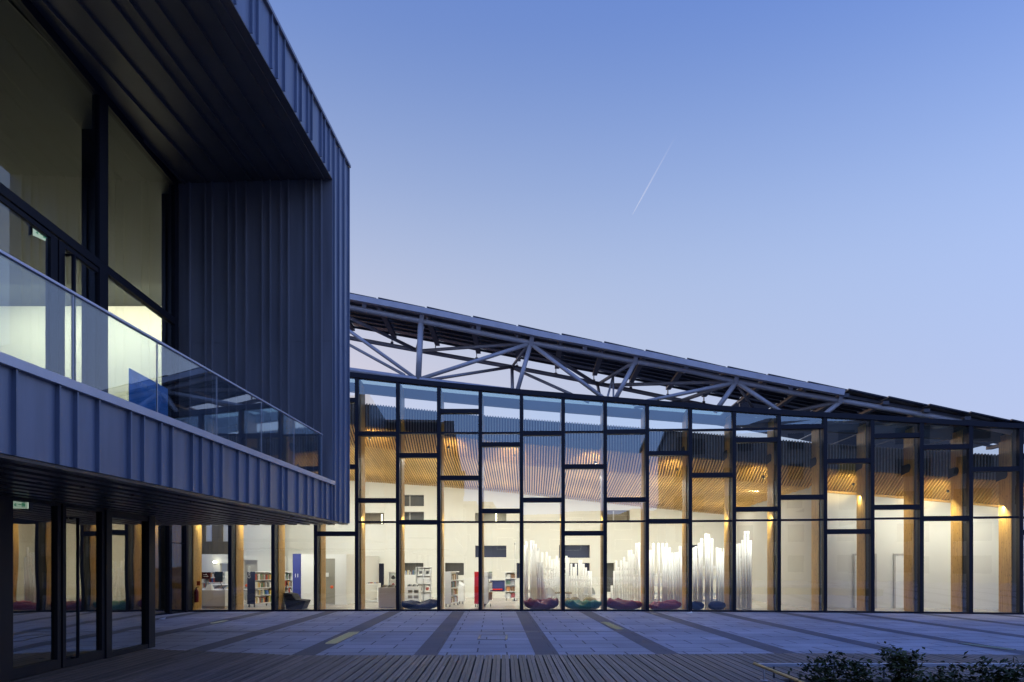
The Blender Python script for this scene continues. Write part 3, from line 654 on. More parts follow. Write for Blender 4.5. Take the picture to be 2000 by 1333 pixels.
# panels: bays of about 1.65 m, four rows deep, gaps between; purlins and rafters underneath
gaps = [560, 645, 737, 832, 922, 1010, 1095, 1178, 1259, 1340, 1419, 1498, 1576, 1655, 1733, 1813, 1893, 1973, 2055]
ROWS = [(0.10, 1.16), (1.20, 2.26), (2.30, 3.36), (3.40, 4.46)]
rise = lambda o: .10 + .05 * o
def top(px, off):
    b = A(px, gz(px), OG); th = theta(b); p = P(th, off, b.z + rise(off)); return p
for k in range(len(gaps) - 1):
    a, b = gaps[k] + 2, gaps[k + 1] - 2
    for (o0, o1) in ROWS:
        q = [top(a, o0), top(b, o0), top(b, o1), top(a, o1)]
        dz = [V(0, 0, .03), V(0, 0, -.01), V(0, 0, -.01), V(0, 0, .03)]
        q = [u + d for u, d in zip(q, dz)]
        MB().hex(q, [u + V(0, 0, .045) for u in q]).build('solar_panel', M['panel'], CAN)
for k in range(11, 18):                      # the canopy runs deeper over the low end of the roof
    a, b = gaps[k] + 2, gaps[k + 1] - 2
    for (o0, o1) in ((4.5, 6.1), (6.14, 7.74), (7.78, 9.38), (9.42, 11.4)):
        q = [top(a, o0), top(b, o0), top(b, o1), top(a, o1)]
        MB().hex(q, [u + V(0, 0, .045) for u in q]).build('solar_panel', M['panel'], CAN)
for o in (.55, 1.2, 1.75, 2.3, 2.85, 3.4, 4.2):
    m = MB(); ps = [top(x, o) - V(0, 0, .10) for x in gaps]
    for a, b in zip(ps[:-1], ps[1:]): m.bar(a, b, .06, .09)
    m.build('purlin', M['purlin'], CAN)
for k, x in enumerate(gaps):
    p, q = top(x, .25) - V(0, 0, .14), top(x, 4.5) - V(0, 0, .14)
    MB().bar(p, q, .20, .12).build('rafter', M['steel_dark'], CAN)
    if x < 1700: MB().bar(top(x, OM) - V(0, 0, .40), top(x, OM) - V(0, 0, .2), .07, .07, (1, 0, 0)).build('rafter_clip', M['steel'], CAN)
    if 700 < x < 1600:
        e = top(x - 3, 4.2) - V(0, 0, .26); u = MB(); 
        u.bar(e, e - V(0, 0, .18), .03, .09, (0, 1, 0)); u.bar(e - V(0, 0, .18), e - V(0, 0, .30), .12, .02, (0, 1, 0)); u.build('hook_bracket', M['steel'], CAN)

# ------------------------------------------------------------------ zinc building with loggia on the left
ZB = thing('zinc_building', (-6, 8, 0), 'dark grey zinc clad building with a deep loggia, glass balcony and overhang on the left', 'building')
NI = Vector((-.9984, .0559, 0))                    # inwards from the plaza face
def F(d, z, inn=0.0): return Vector((-3.935 + .056 * d, d, z)) + NI * inn
def dpx(px): return 3.935 / (.056 + (1000 - px) / FPX)
def slab(mb, d0, d1, z0, z1, i0, i1):
    return mb.hex([F(d1, z0, i0), F(d0, z0, i0), F(d0, z0, i1), F(d1, z0, i1)], [F(d1, z1, i0), F(d0, z1, i0), F(d0, z1, i1), F(d1, z1, i1)])
DE, DI, DN = 13.3, 12.35, -6.0                    # far corner, loggia end wall, near end
ZS, ZP, ZL, ZT = 2.5, 3.13, 8.67, 9.44            # overhang, parapet, loggia ceiling, roof
rb = random.Random(3)
def rhythm(d0, d1):
    out = []; d = d0
    while d < d1: out.append(d); d += rb.choice((.17, .24, .33, .45))
    return out
def ribs(mb, ds, z0, z1, proud=.035):
    for d in ds: slab(mb, d - .008, d + .008, z0, z1, -proud, 0.002)
pw = MB(); slab(pw, DN, DE, ZS, ZP, 0, .28)
ribs(pw, [dpx(x) for x in (25, 110, 145, 188, 250, 276, 310, 332, 372, 390, 412, 430, 462, 482, 503, 524, 547, 558, 580, 597, 610, 625, 634, 645)] + rhythm(-5.9, 4.7), ZS, ZP)
pw.build('parapet', M['zinc'], ZB)
pr = MB(); slab(pr, DI, DE, ZP + .002, ZL, 0, 2.9); ribs(pr, [DI + .02, dpx(660), dpx(670), DE - .02], ZS, ZT - .02)
for zj in (5.8,): slab(pr, DI, DE, zj, zj + .008, -.004, 0)
pr.build('corner_pier', M['zinc'], ZB)
fa = MB(); slab(fa, DN, DE, ZL + .002, ZT, 0, .45)
ribs(fa, [dpx(x) for x in (457, 489, 501, 528, 539, 553, 576, 586, 599, 607, 625, 632, 641)] + rhythm(-5.9, 8.3), ZL, ZT)
fa.build('fascia', M['zinc'], ZB)
cp = MB(); slab(cp, DN, DE + .03, ZT, ZT + .05, -.045, .5); cp.build('roof_trim', M['zinc_dark'], ZB)
ac = MB(); slab(ac, DN, DI - .01, ZP + .001, ZP + .075, -.05, .34); ac.build('coping', M['alu'], ZB)
# loggia lining
le = MB(); y0 = DI - .004
slab(le, y0 - .02, y0, 2.95, ZL, .0, 2.92)
for px in (371, 402, 415.5, 448, 463, 483, 515.5, 531, 552, 567, 601, 616, 632):
    dd = DI + .1; xx = (px - 1000) / FPX * dd; inn = (F(DI, 0).x - xx) / .9984
    slab(le, y0 - .065, y0 - .0205, 2.95, ZL - .002, inn - .011, inn + .011)
slab(le, y0 - .026, y0 - .0206, 5.74, 5.75, .0, 2.9)
le.build('loggia_end_wall', M['zinc_dark'], ZB)
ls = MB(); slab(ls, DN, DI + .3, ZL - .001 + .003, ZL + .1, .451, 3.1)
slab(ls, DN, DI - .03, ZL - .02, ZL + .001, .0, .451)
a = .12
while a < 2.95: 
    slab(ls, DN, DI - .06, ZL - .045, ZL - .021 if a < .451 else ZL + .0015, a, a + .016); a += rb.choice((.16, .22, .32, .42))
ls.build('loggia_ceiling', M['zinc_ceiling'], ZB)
lf = MB(); slab(lf, DN, DE - .01, 2.56, 2.95, .281, 9.5); lf.build('floor_slab', M['zinc_dark'], ZB)
# overhang underside of dark boards
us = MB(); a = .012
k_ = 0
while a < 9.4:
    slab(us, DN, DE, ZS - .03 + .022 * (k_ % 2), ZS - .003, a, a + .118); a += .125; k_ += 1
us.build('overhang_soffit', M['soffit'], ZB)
ub = MB(); slab(ub, DN, DE, ZS + .001, ZS + .055, .285, 9.5); ub.build('soffit_backing', M['black'], ZB)
rt = MB(); slab(rt, DN, DE, 9.30, ZT - .005, .46, 10.5); rt.build('roof', M['zinc_dark'], ZB)
xw = MB(); slab(xw, DE - .02, DE, ZS, ZT - .01, 2.91, 3.0); 
xw.box(-6.3, -6.12, 13.36, 18.6, 2.86, 9.42); xw.box(-14, -6.12, 18.601, 18.8, 2.86, 9.42); xw.box(-14.2, -14, -6, 18.8, 0.4, 9.3); xw.box(-14, -3.9, -6.2, -6.0, .4, 9.4)
for k in range(14): xw.box(-13.6 + k * .55, -13.58 + k * .55, 18.801, 18.84, 2.86, 9.42)
xw.build('outer_wall', M['zinc_dark'], ZB)
rt2 = MB(); rt2.box(-14, -6.31, 13.4, 18.6, 9.0, 9.1); rt2.box(-14, -6.31, 13.35, 18.59, 2.862, 2.948); rt2.build('rear_wing_slab', M['zinc_dark'], ZB)
# balustrade
bal = [dpx(x) for x in (640, 587, 525, 440, 327, 167)]; 
while bal[-1] > -5: bal.append(bal[-1] - 1.25)
for a, b in zip(bal[:-1], bal[1:]):
    g = MB(); slab(g, b + .012, a - .012, ZP + .02, 3.985, .10, .112); g.build('glass_panel', M['glass_rail'], ZB); e_ = MB(); slab(e_, a - .0115, a - .003, ZP + .02, 3.984, .099, .113); e_.build('glass_edge', M['alu'], ZB)
hr = MB(); slab(hr, DN, bal[0], 3.985, 4.005, .085, .127); hr.build('handrail', M['alu'], ZB)
# upper room seen through the loggia glazing
def W(d, z, inn=0.0): return Vector((-5.75 - .028 * d - inn, d, z))
def wslab(mb, d0, d1, z0, z1, i0, i1): return mb.hex([W(d1, z0, i0), W(d0, z0, i0), W(d0, z0, i1), W(d1, z0, i1)], [W(d1, z1, i0), W(d0, z1, i0), W(d0, z1, i1), W(d1, z1, i1)])
def wd(px): return 5.75 / ((1000 - px) / FPX - .028)
DW = 12.42
MB_ = MB()
wslab(MB_, -5, DW, 6.02, 6.14, -.03, .07); wslab(MB_, -5, DW, ZL - .14, ZL + .005, -.03, .07); wslab(MB_, -5, DW, 2.95, 3.02, -.03, .07)
MB_.build('window_transom', M['frame'], ZB)
for d0, d1 in ((DW - .14, DW), (wd(207) - .22, wd(207)), (5.2, 5.32), (2.6, 2.72), (0, .12)):
    m = MB(); wslab(m, d0, d1, 3.021, 6.019, -.035, .075); wslab(m, d0, d1, 6.141, ZL - .141, -.035, .075); m.build('window_mullion', M['frame'], ZB)
edges = [(DW - .14, wd(207)), (wd(207) - .22, 5.32), (5.2, 2.72), (2.6, .12), (0, -5)]
for hi, lo in edges:
    MB().face(W(hi, 6.14), W(lo, 6.14), W(lo, ZL - .14), W(hi, ZL - .14)).build('window_pane', M['glass_loggia'], ZB)
for hi, lo in [edges[0]] + edges[2:]: MB().face(W(hi, 3.02), W(lo, 3.02), W(lo, 6.02), W(hi, 6.02)).build('window_pane', M['glass_loggia'], ZB)
# double door under the transom
for (a, b, hand) in ((wd(203) - .03, wd(113), 'n'), (wd(110), 6.2, 'f')):
    fr = MB(); 
    wslab(fr, a - .14, a, 3.021, 6.0, -.02, .05); wslab(fr, b, b + .12, 3.021, 6.0, -.02, .05); wslab(fr, b + .121, a - .141, 5.94, 6.0, -.02, .05); wslab(fr, b + .121, a - .141, 3.021, 3.2, -.02, .05)
    dd = fr.build('door', M['frame'], ZB)
    MB().face(W(a - .14, 3.2), W(b + .12, 3.2), W(b + .12, 5.94), W(a - .14, 5.94)).build('door_pane', M['glass_loggia'], dd)
    if hand == 'n':
        h = MB(); p = W(wd(128), 0, -.11); h.tube([p + V(-.1, 0, 5.86), p + V(0, 0, 5.86), p + V(0, 0, 3.25), p + V(-.1, 0, 3.25)], .028, 10); h.build('door_handle', M['frame'], dd)
room = MB()
room.face((-14, 18.4, 2.95), (-6.31, 18.4, 2.95), (-6.31, 18.4, 8.66), (-14, 18.4, 8.66)); room.face((-13.9, -5, 2.95), (-13.9, 18.4, 2.95), (-13.9, 18.4, 8.66), (-13.9, -5, 8.66))
room.build('upper_room_wall', M['white'], ZB)
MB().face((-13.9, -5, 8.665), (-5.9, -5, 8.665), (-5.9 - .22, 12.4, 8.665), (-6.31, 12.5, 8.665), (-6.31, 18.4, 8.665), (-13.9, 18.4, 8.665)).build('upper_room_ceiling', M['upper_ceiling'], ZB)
MB().face((-13.9, -5, 2.955), (-6.0, -5, 2.955), (-6.15, 12.4, 2.955), (-6.31, 12.5, 2.955), (-6.31, 18.4, 2.955), (-13.9, 18.4, 2.955)).build('upper_room_floor', M['greige'], ZB)
for px in (185, 336):
    d = 6.75 * FPX / (1000 - px) if px < 300 else 12.95
    c = (px - 1000) / FPX * d
    MB().box(c - .13, c + .13, d - .13, d + .13, 2.955, 8.66).build('room_column', M['frame'], ZB)
tr_ = MB(); tr_.bar((-9.2, 2, 7.3), (-9.2, 12, 7.3), .02, .02); tr_.bar((-9.4, 2, 7.3), (-9.4, 12, 7.3), .02, .02)
tr_.build('thin_bar_pair', M['frame'], ZB)  # two thin dark bars running back across the upper room
for p, r in (((-7.6, 16.7, 8.5), (math.radians(34), 0, 0)), ((-10.0, 16.7, 8.5), (math.radians(34), 0, 0)), ((-12.4, 16.7, 8.5), (math.radians(34), 0, 0))):
    area(p, 2.2, .15, 92, (1, .94, .76), r)


# exit signs and poster
def exit_sign(p, ux, wd_, h, label):
    t = thing('exit_sign', p, label, 'exit sign'); ux = Vector(ux); nrm = Vector((ux.y, -ux.x, 0)); p = Vector(p)
    MB().obox(p, ux, nrm, -wd_ / 2, wd_ / 2, 0, .03, p.z, p.z + h).build('sign_face', M['exit'], t)
    g = MB(); b = p + nrm * .032; hh = h
    g.obox(b, ux, nrm, .12 * wd_, .3 * wd_, 0, .003, p.z + .2 * hh, p.z + .8 * hh); g.obox(b, ux, nrm, -.05 * wd_, .1 * wd_, 0, .003, p.z + .45 * hh, p.z + .58 * hh)
    g.prism([(-.32 * wd_, .5 * hh), (-.18 * wd_, .25 * hh), (-.18 * wd_, .75 * hh)], b, ux, (0, 0, 1), nrm, .003)
    g.build('pictogram', M['exit_green'], t)
    f = MB(); f.obox(p, ux, nrm, -wd_ / 2 - .02, -wd_ / 2 - .001, -.01, .04, p.z - .02, p.z + h + .02); f.obox(p, ux, nrm, wd_ / 2 + .001, wd_ / 2 + .02, -.01, .04, p.z - .02, p.z + h + .02); f.obox(p, ux, nrm, -wd_ / 2, wd_ / 2, -.01, .04, p.z + h + .001, p.z + h + .02); f.build('housing', M['steel_dark'], t)
exit_sign(at(77, 466, 8.80), (.35, .94, 0), .22, .085, 'small lit exit sign hung above the balcony door upstairs')
exit_sign(at(42, 994, 8.08), (1, .06, 0), .21, .085, 'lit greenish exit sign above the ground floor entrance doors')
pd0, pd1 = wd(250), wd(326.5); PZ0, PZ1 = 3.25, 4.80
pt = thing('poster', W(pd0, PZ0, -.02), 'blue poster with pale lettering and a skyline stuck to the loggia glazing', 'poster')
m = MB(); wslab(m, pd0, pd1, PZ0, PZ1, -.016, -.012); m.build('poster_sheet', M['poster'], pt)
text_mesh('lettering', 'LES ONIR DIRECSEAUX', .112, M['poster_ink'], pt, W(pd0 + .10, 4.60, -.019), (-.028, 1, 0), (0, 0, 1))
sk_ = MB(); dd = pd0; rs = random.Random(5)
while dd < pd1 - .03:
    h = rs.uniform(.10, .28) + (.25 if rs.random() < .15 else 0); wslab(sk_, dd, dd + .035, PZ0 + .02, PZ0 + .35 + h, -.0185, -.0165); dd += .04
sk_.build('skyline_print', M['poster_skyline'], pt)

# ground floor entrance
def G(d, z, inn=0.0): return Vector((-5.563 - .018 * d - inn, d, z))
def gslab(mb, d0, d1, z0, z1, i0, i1): return mb.hex([G(d1, z0, i0), G(d0, z0, i0), G(d0, z0, i1), G(d1, z0, i1)], [G(d1, z1, i0), G(d0, z1, i0), G(d0, z1, i1), G(d1, z1, i1)])
def gd(px): return 5.563 / ((1000 - px) / FPX - .018)
GE = gd(296); ZG0, ZG1 = DECK + .002, ZS - .032
for d0, d1, w_ in ((gd(284), GE, .06), (gd(200), gd(211), .06), (gd(0) - .1, gd(9), .06), (5.2, 5.3, .06), (2.6, 2.7, .06), (0, .1, .06)):
    m = MB(); gslab(m, d0, d1, ZG0, ZG1, -w_, .08); m.build('entrance_post', M['frame'], ZB)
for hi, lo in ((gd(284), gd(211)), (gd(9) - .2, 5.3), (5.2, 2.7), (2.6, .1), (0, -5)):
    MB().face(G(hi, ZG0), G(lo, ZG0), G(lo, ZG1), G(hi, ZG1)).build('entrance_pane', M['glass_door'], ZB)
    for za_, zb_ in ((ZG0, ZG0 + .07), (ZG1 - .09, ZG1)):
        m = MB(); gslab(m, lo + .001, hi - .001, za_, zb_, -.05, .06); m.build('entrance_rail', M['frame'], ZB)
for k, (a, b) in enumerate(((gd(199), gd(117)), (gd(113), gd(11)))):
    fr = MB(); wv = .065
    gslab(fr, a - wv, a, ZG0 + .01, ZG1, -.04, .05); gslab(fr, b, b + wv, ZG0 + .01, ZG1, -.04, .05)
    gslab(fr, b + wv + .001, a - wv - .001, ZG0 + .01, ZG0 + .13, -.04, .05); gslab(fr, b + wv + .001, a - wv - .001, ZG1 - .035, ZG1, -.04, .05)
    dr = fr.build('entrance_door', M['frame'], ZB)
    MB().face(G(a - wv, ZG0 + .13), G(b + wv, ZG0 + .13), G(b + wv, ZG1 - .035), G(a - wv, ZG1 - .035)).build('door_pane', M['glass_door'], dr)
    if k == 0:
        h = MB(); p = G(gd(134), 0, -.12); h.tube([p + V(-.1, 0, 2.3), p + V(0, 0, 2.3), p + V(0, 0, .5), p + V(-.1, 0, .5)], .02, 10); h.build('door_handle', M['frame'], dr)
gw = MB(); gw.box(-12.8, G(GE, 0).x - .09, GE - .12, GE - .001, .3, ZG1); gw.box(-12.9, -12.8, -5, GE, .3, ZG1)
gw.build('entrance_hall_wall', M['dark_wall'], ZB)
MB().face((-12.8, -5, DECK + .003), (-5.6, -5, DECK + .003), (G(GE, 0).x - .1, GE - .1, DECK + .003), (-12.8, GE - .1, DECK + .003)).build('entrance_hall_floor', M['dark_floor'], ZB)

# glazed link between the two buildings
LK = thing('glazed_link', (-13, 19, 0), 'low dark glazed link behind the overhang at the left end of the library', 'building')
a0, a1 = Vector((-11.63, 24.35)), Vector((-13.3, 14.8)); dirv = (a1 - a0).normalized(); Ls = (a1 - a0).length
nrm = Vector((dirv.y, -dirv.x)) * -1
q = lambda s_: a0 + dirv * s_
for s_ in (0.06, .95, 1.9, 3.6, 5.4, 7.2, 9.0):
    MB().obox((*q(s_), 0), dirv, Vector((-dirv.y, dirv.x)), -.06, .06, -.06, .10, 0, 3.3).build('mullion', M['frame'], LK)
ss = (0.12, .89, 1.01, 1.84, 1.96, 3.54, 3.66, 5.34, 5.46, 7.14, 7.26, 8.94)
for u, v in zip(ss[::2], ss[1::2]):
    A0, A1 = q(u), q(v); MB().face((*A0, .04), (*A1, .04), (*A1, 3.3), (*A0, 3.3)).build('pane', M['glass_door'], LK)
A0, A1 = q(0), q(9.2)
m = MB(); m.bar((*A0, 3.36), (*A1, 3.36), .2, .12); m.bar((*A0, .02), (*A1, .02), .1, .04); m.bar((*q(.12), 2.45), (*q(.9), 2.45), .05, .03); m.build('frame_rail', M['frame'], LK)
MB().box(-20, -14.6, 14, 25, 0, 3.3).build('inner_wall', M['dark_wall'], LK); MB().box(-20, -11.75, 25.001, 25.2, 0, 3.42).build('inner_wall', M['dark_wall'], LK)
MB().face((*A0, 3.43), (*A1, 3.43), (-20, 14, 3.43), (-20, 25, 3.43)).build('roof', M['zinc_dark'], LK)
MB().face((*A0, .015), (*A1, .015), (-20, 14, .015), (-20, 25, .015)).build('floor', M['floor'], LK)

# ------------------------------------------------------------------ apartment blocks across the square, mirrored in the glass
def block(name, x0, x1, y, depth, h, wall, label, rows, cols, lit=()):
    b = thing(name, ((x0 + x1) / 2, y, 0), label, 'building')
    MB().box(x0, x1, y - depth, y, 0, h).build('wall', wall, b)
    MB().box(x0 - .3, x1 + .3, y - depth - .3, y + .3, h + .001, h + .35).build('roof', M['zinc_dark'], b)
    cw = (x1 - x0) / cols; rh_ = h / rows; k = 0
    for i in range(cols):
        for j in range(rows):
            xa = x0 + cw * (i + .28); xb = x0 + cw * (i + .72); za = rh_ * (j + .28); zb_ = rh_ * (j + .82)
            f = MB(); f.box(xa - .08, xb + .08, y, y + .06, za - .1, za); f.box(xa - .08, xb + .08, y, y + .06, zb_, zb_ + .1); f.box(xa - .08, xa, y, y + .05, za + .001, zb_ - .001); f.box(xb, xb + .08, y, y + .05, za + .001, zb_ - .001)
            wn = f.build('window', M['apt'], b); MB().box(xa, xb, y, y + .02, za, zb_).build('pane', M['apt_lit'] if k in lit else M['apt_win'], wn); k += 1
block('apartment_building', 9.4, 44, -24, 12, 15.6, M['apt'], 'pale rendered apartment block across the square, seen only mirrored in the library glass', 5, 10, (7, 18, 31))
block('apartment_building', -40, -4.5, -34, 12, 9.0, M['apt_dark'], 'dark low apartment block across the square behind the zinc building', 3, 9, (5,))
block('apartment_building', -16.0, 26.0, -52, 10, 9.2, M['apt_dark'], 'distant low dark block at the end of the square', 3, 8)
# ------------------------------------------------------------------ things inside the library
LAB = {}
def book_row(p, ux, nrm, length, hmax, label, grp, seed, z, fill=.85, wr=(.045, .085), depth=.13):
    r = random.Random(seed); a = 0.01; p = Vector(p); ux = Vector(ux); nrm = Vector(nrm)
    while a < length - .02:
        wb = r.uniform(*wr)
        if a + wb > length: break
        if r.random() < fill:
            h = hmax * r.uniform(.62, .97); o = MB(); lean = r.uniform(-.012, .012)
            q = lambda u, v, zz: p + ux * u + nrm * v + V(0, 0, zz)
            o.hex([q(a, 0, z), q(a + wb * .9, 0, z), q(a + wb * .9, -depth, z), q(a, -depth, z)], [q(a + lean, 0, z + h), q(a + wb * .9 + lean, 0, z + h), q(a + wb * .9 + lean, -depth, z + h), q(a + lean, -depth, z + h)])
            b = o.build('book', M[r.choice(BOOKM)]); tag(b, label, 'book', grp)
        a += wb

def caster(mb, x, y): mb.tube([(x - .015, y, .05), (x + .015, y, .05)], .045, 10)
def casters(parent, pts):
    for (x, y) in pts:
        m = MB(); m.tube([(x - .018, y, .06), (x + .018, y, .06)], .046, 12); m.box(x - .012, x + .012, y - .02, y + .02, .09, .135); m.build('caster', M['rubber'], parent)

# reception desk, screens, extinguisher, stools
d = 26.2; x0, x1 = X(393.5, d), X(439.5, d); hz = zat(1153, d)
t = thing('reception_desk', ((x0 + x1) / 2, d, 0), 'plain white box reception desk behind the leftmost lit pane', 'desk')
MB().box(x0, x1, d, d + .75, .10, hz).build('desk_body', M['lacquer'], t, .006); MB().box(x0 + .02, x1 - .02, d + .03, d + .7, .013, .098).build('plinth', M['greige'], t)
MB().box(x0 - .0, x1 + 1.0, d + .755, d + 1.3, hz - .03, hz + .005).build('side_top', M['lacquer'], t)
t = thing('monitor', (X(401, 27), 27, hz), 'maroon desk monitor with two lines of pale writing at the left edge of the reception', 'monitor')
xa, xb, za, zb_ = X(392, 27), X(411, 27), zat(1131, 27), zat(1118, 27)
MB().box(xa, xb, 27, 27.04, za, zb_).build('screen', M['screen_red'], t); MB().box((xa + xb) / 2 - .02, (xa + xb) / 2 + .02, 27.03, 27.07, hz, za + .1).build('stand', M['steel_dark'], t)
g = MB()
for zz, a_, b_ in ((.62, .28, .68), (.36, .30, .80)):
    zc = za + (zb_ - za) * zz; L = xb - xa; g.box(xa + L * a_, xa + L * b_, 26.994, 26.998, zc - .008, zc + .008); g.box(xa + L * b_ - .06, xa + L * b_ - .03, 26.994, 26.998, zc + .009, zc + .03)
g.build('screen_text', M['ink_white'], t)
t = thing('monitor', (X(427, 26.6), 26.6, hz), 'upright dark teal monitor on a thin slanting arm on the reception desk', 'monitor')
xa, xb, za, zb_ = X(420, 26.6), X(434.5, 26.6), zat(1137, 26.6), zat(1117, 26.6)
MB().box(xa, xb, 26.6, 26.635, za, zb_).build('screen', M['screen_blue'], t)
MB().tube([((xa + xb) / 2, 26.65, za + .05), (X(436, 26.6), 26.66, hz + .01)], .014, 8).build('arm', M['steel_dark'], t)
MB().box(X(436, 26.6) - .05, X(436, 26.6) + .05, 26.6, 26.7, hz + .001, hz + .015).build('base_plate', M['steel_dark'], t)
t = thing('display_hood', (X(405, 26.4), 26.4, hz), 'white faceted hood standing on the reception desk under the maroon monitor', 'display stand')
xa, xb = X(402, 26.4), X(416, 26.4)
MB().hex([(xa, 26.3, hz + .001), (xb, 26.3, hz + .001), (xb, 26.55, hz + .001), (xa, 26.55, hz + .001)], [(xa + .07, 26.38, hz + .22), (xb - .07, 26.38, hz + .22), (xb - .07, 26.5, hz + .22), (xa + .07, 26.5, hz + .22)]).build('hood', M['lacquer'], t)
# wall shelving and display table behind the desk
def shelf_unit(name, label, px0, px1, ptop, pbot, d, shelves, depth=.32, base=None, back='lacquer', gap=.0):
    xa, xb = X(px0, d), X(px1, d); zt, z0 = zat(ptop, d), max(.013, zat(pbot, d)) if base is None else base
    t = thing(name, ((xa + xb) / 2, d, 0), label, 'bookshelf'); th = .03
    MB().box(xa, xa + th, d, d + depth, z0, zt).build('side_panel', M['lacquer'], t); MB().box(xb - th, xb, d, d + depth, z0, zt).build('side_panel', M['lacquer'], t)
    MB().box(xa + th + .001, xb - th - .001, d + depth - .02, d + depth, z0, zt).build('back_panel', M[back], t)
    zz = []
    for k in range(shelves + 1):
        z = z0 + (zt - z0 - th) * k / shelves; MB().box(xa + th + .001, xb - th - .001, d + .005, d + depth - .021, z, z + th).build('shelf', M['lacquer'], t); zz.append(z + th + .001)
    return t, xa + th, xb - th, zz, (zt - z0) / shelves - th
_, a, b, zz, hh = shelf_unit('bookshelf', 'white wall bookshelf behind the reception desk and its upright monitor', 393, 440, 1117, 1150, 29.5, 3)
for k, z in enumerate(zz[:3]): book_row((a, 29.53, 0), (1, 0, 0), (0, -1, 0), b - a, hh, 'little book on the white wall bookshelf behind the reception desk', 'books on the wall shelf behind the reception', 40 + k, z, .55, (.04, .09))
d = 28.3; xa, xb = X(394, d), X(447, d)
t = thing('display_table', ((xa + xb) / 2, d, 0), 'white sloping display table with books behind the reception desk', 'table')
z0 = zat(1152, d); MB().hex([(xa, d, z0 - .06), (xb, d, z0 - .06), (xb, d + .8, z0 + .16), (xa, d + .8, z0 + .16)], [(xa, d, z0), (xb, d, z0), (xb, d + .8, z0 + .22), (xa, d + .8, z0 + .22)]).build('table_top', M['lacquer'], t)
for q in (xa + .03, xb - .07): MB().box(q, q + .04, d + .1, d + .7, .013, z0 - .02).build('leg', M['lacquer'], t)
rbk = random.Random(11)
for k in range(11):
    u = xa + .05 + k * (xb - xa - .25) / 10; m = MB(); y0, y1 = d + .12, d + .55; s_ = .22 / .8
    m.hex([(u, y0, z0 + .12 * s_ + .002), (u + .13, y0, z0 + .12 * s_ + .002), (u + .13, y1, z0 + .55 * s_ + .002), (u, y1, z0 + .55 * s_ + .002)], [(u, y0, z0 + .12 * s_ + .02), (u + .13, y0, z0 + .12 * s_ + .02), (u + .13, y1, z0 + .55 * s_ + .02), (u, y1, z0 + .55 * s_ + .02)])
    tag(m.build('book', M[rbk.choice(['bk_white', 'bk_brown', 'bk_orange', 'bk_grey', 'bk_black', 'bk_yellow'])]), 'flat book lying on the sloping display table behind the reception desk', 'book', 'books lying on the display table')
pc = P(mth[2], .85, 0); ex = pc + V(.16, -.28, 0); ex.z = zat(1177, ex.y)
t = thing('fire_extinguisher', ex, 'dark red fire extinguisher hung on the leftmost timber column', 'fire extinguisher')
MB().lathe(ex, [(.0, 0), (.075, .005), (.08, .03), (.08, .38), (.06, .45), (.03, .48), (.03, .51)], 14).build('cylinder', M['ext_red'], t)
m = MB(); m.tube([ex + V(0, 0, .5), ex + V(.02, -.02, .56), ex + V(.10, -.02, .57)], .016, 8); m.build('valve', M['rubber'], t)
m = MB(); m.tube([ex + V(-.02, 0, .53), ex + V(-.09, -.02, .45), ex + V(-.085, -.02, .2)], .012, 8); m.build('hose', M['rubber'], t)
tag(MB().box(ex.x + .0, ex.x + .13, ex.y + .02, ex.y + .03, ex.z + .62, ex.z + .78).build('extinguisher_notice', M['orange']), 'small orange red notice plate above the fire extinguisher on the timber column', 'notice')
def stool(px, d, label):
    x = X(px, d); t = thing('stool', (x, d, 0), label, 'stool', 'stools by the reception')
    MB().lathe((x, d, .62), [(.0, 0), (.15, 0), (.16, .02), (.15, .04), (.0, .045)], 16).build('seat', M['dark_fabric'], t)
    for k in range(4):
        a = math.pi / 4 + k * math.pi / 2; MB().tube([(x + .08 * math.cos(a), d + .08 * math.sin(a), .62), (x + .18 * math.cos(a), d + .18 * math.sin(a), .013)], .012, 8).build('leg', M['chrome'], t)
stool(443, 26.9, 'thin legged stool beside the right end of the reception desk'); stool(478, 28.6, 'thin legged stool half hidden left of the navy ended book trolley')

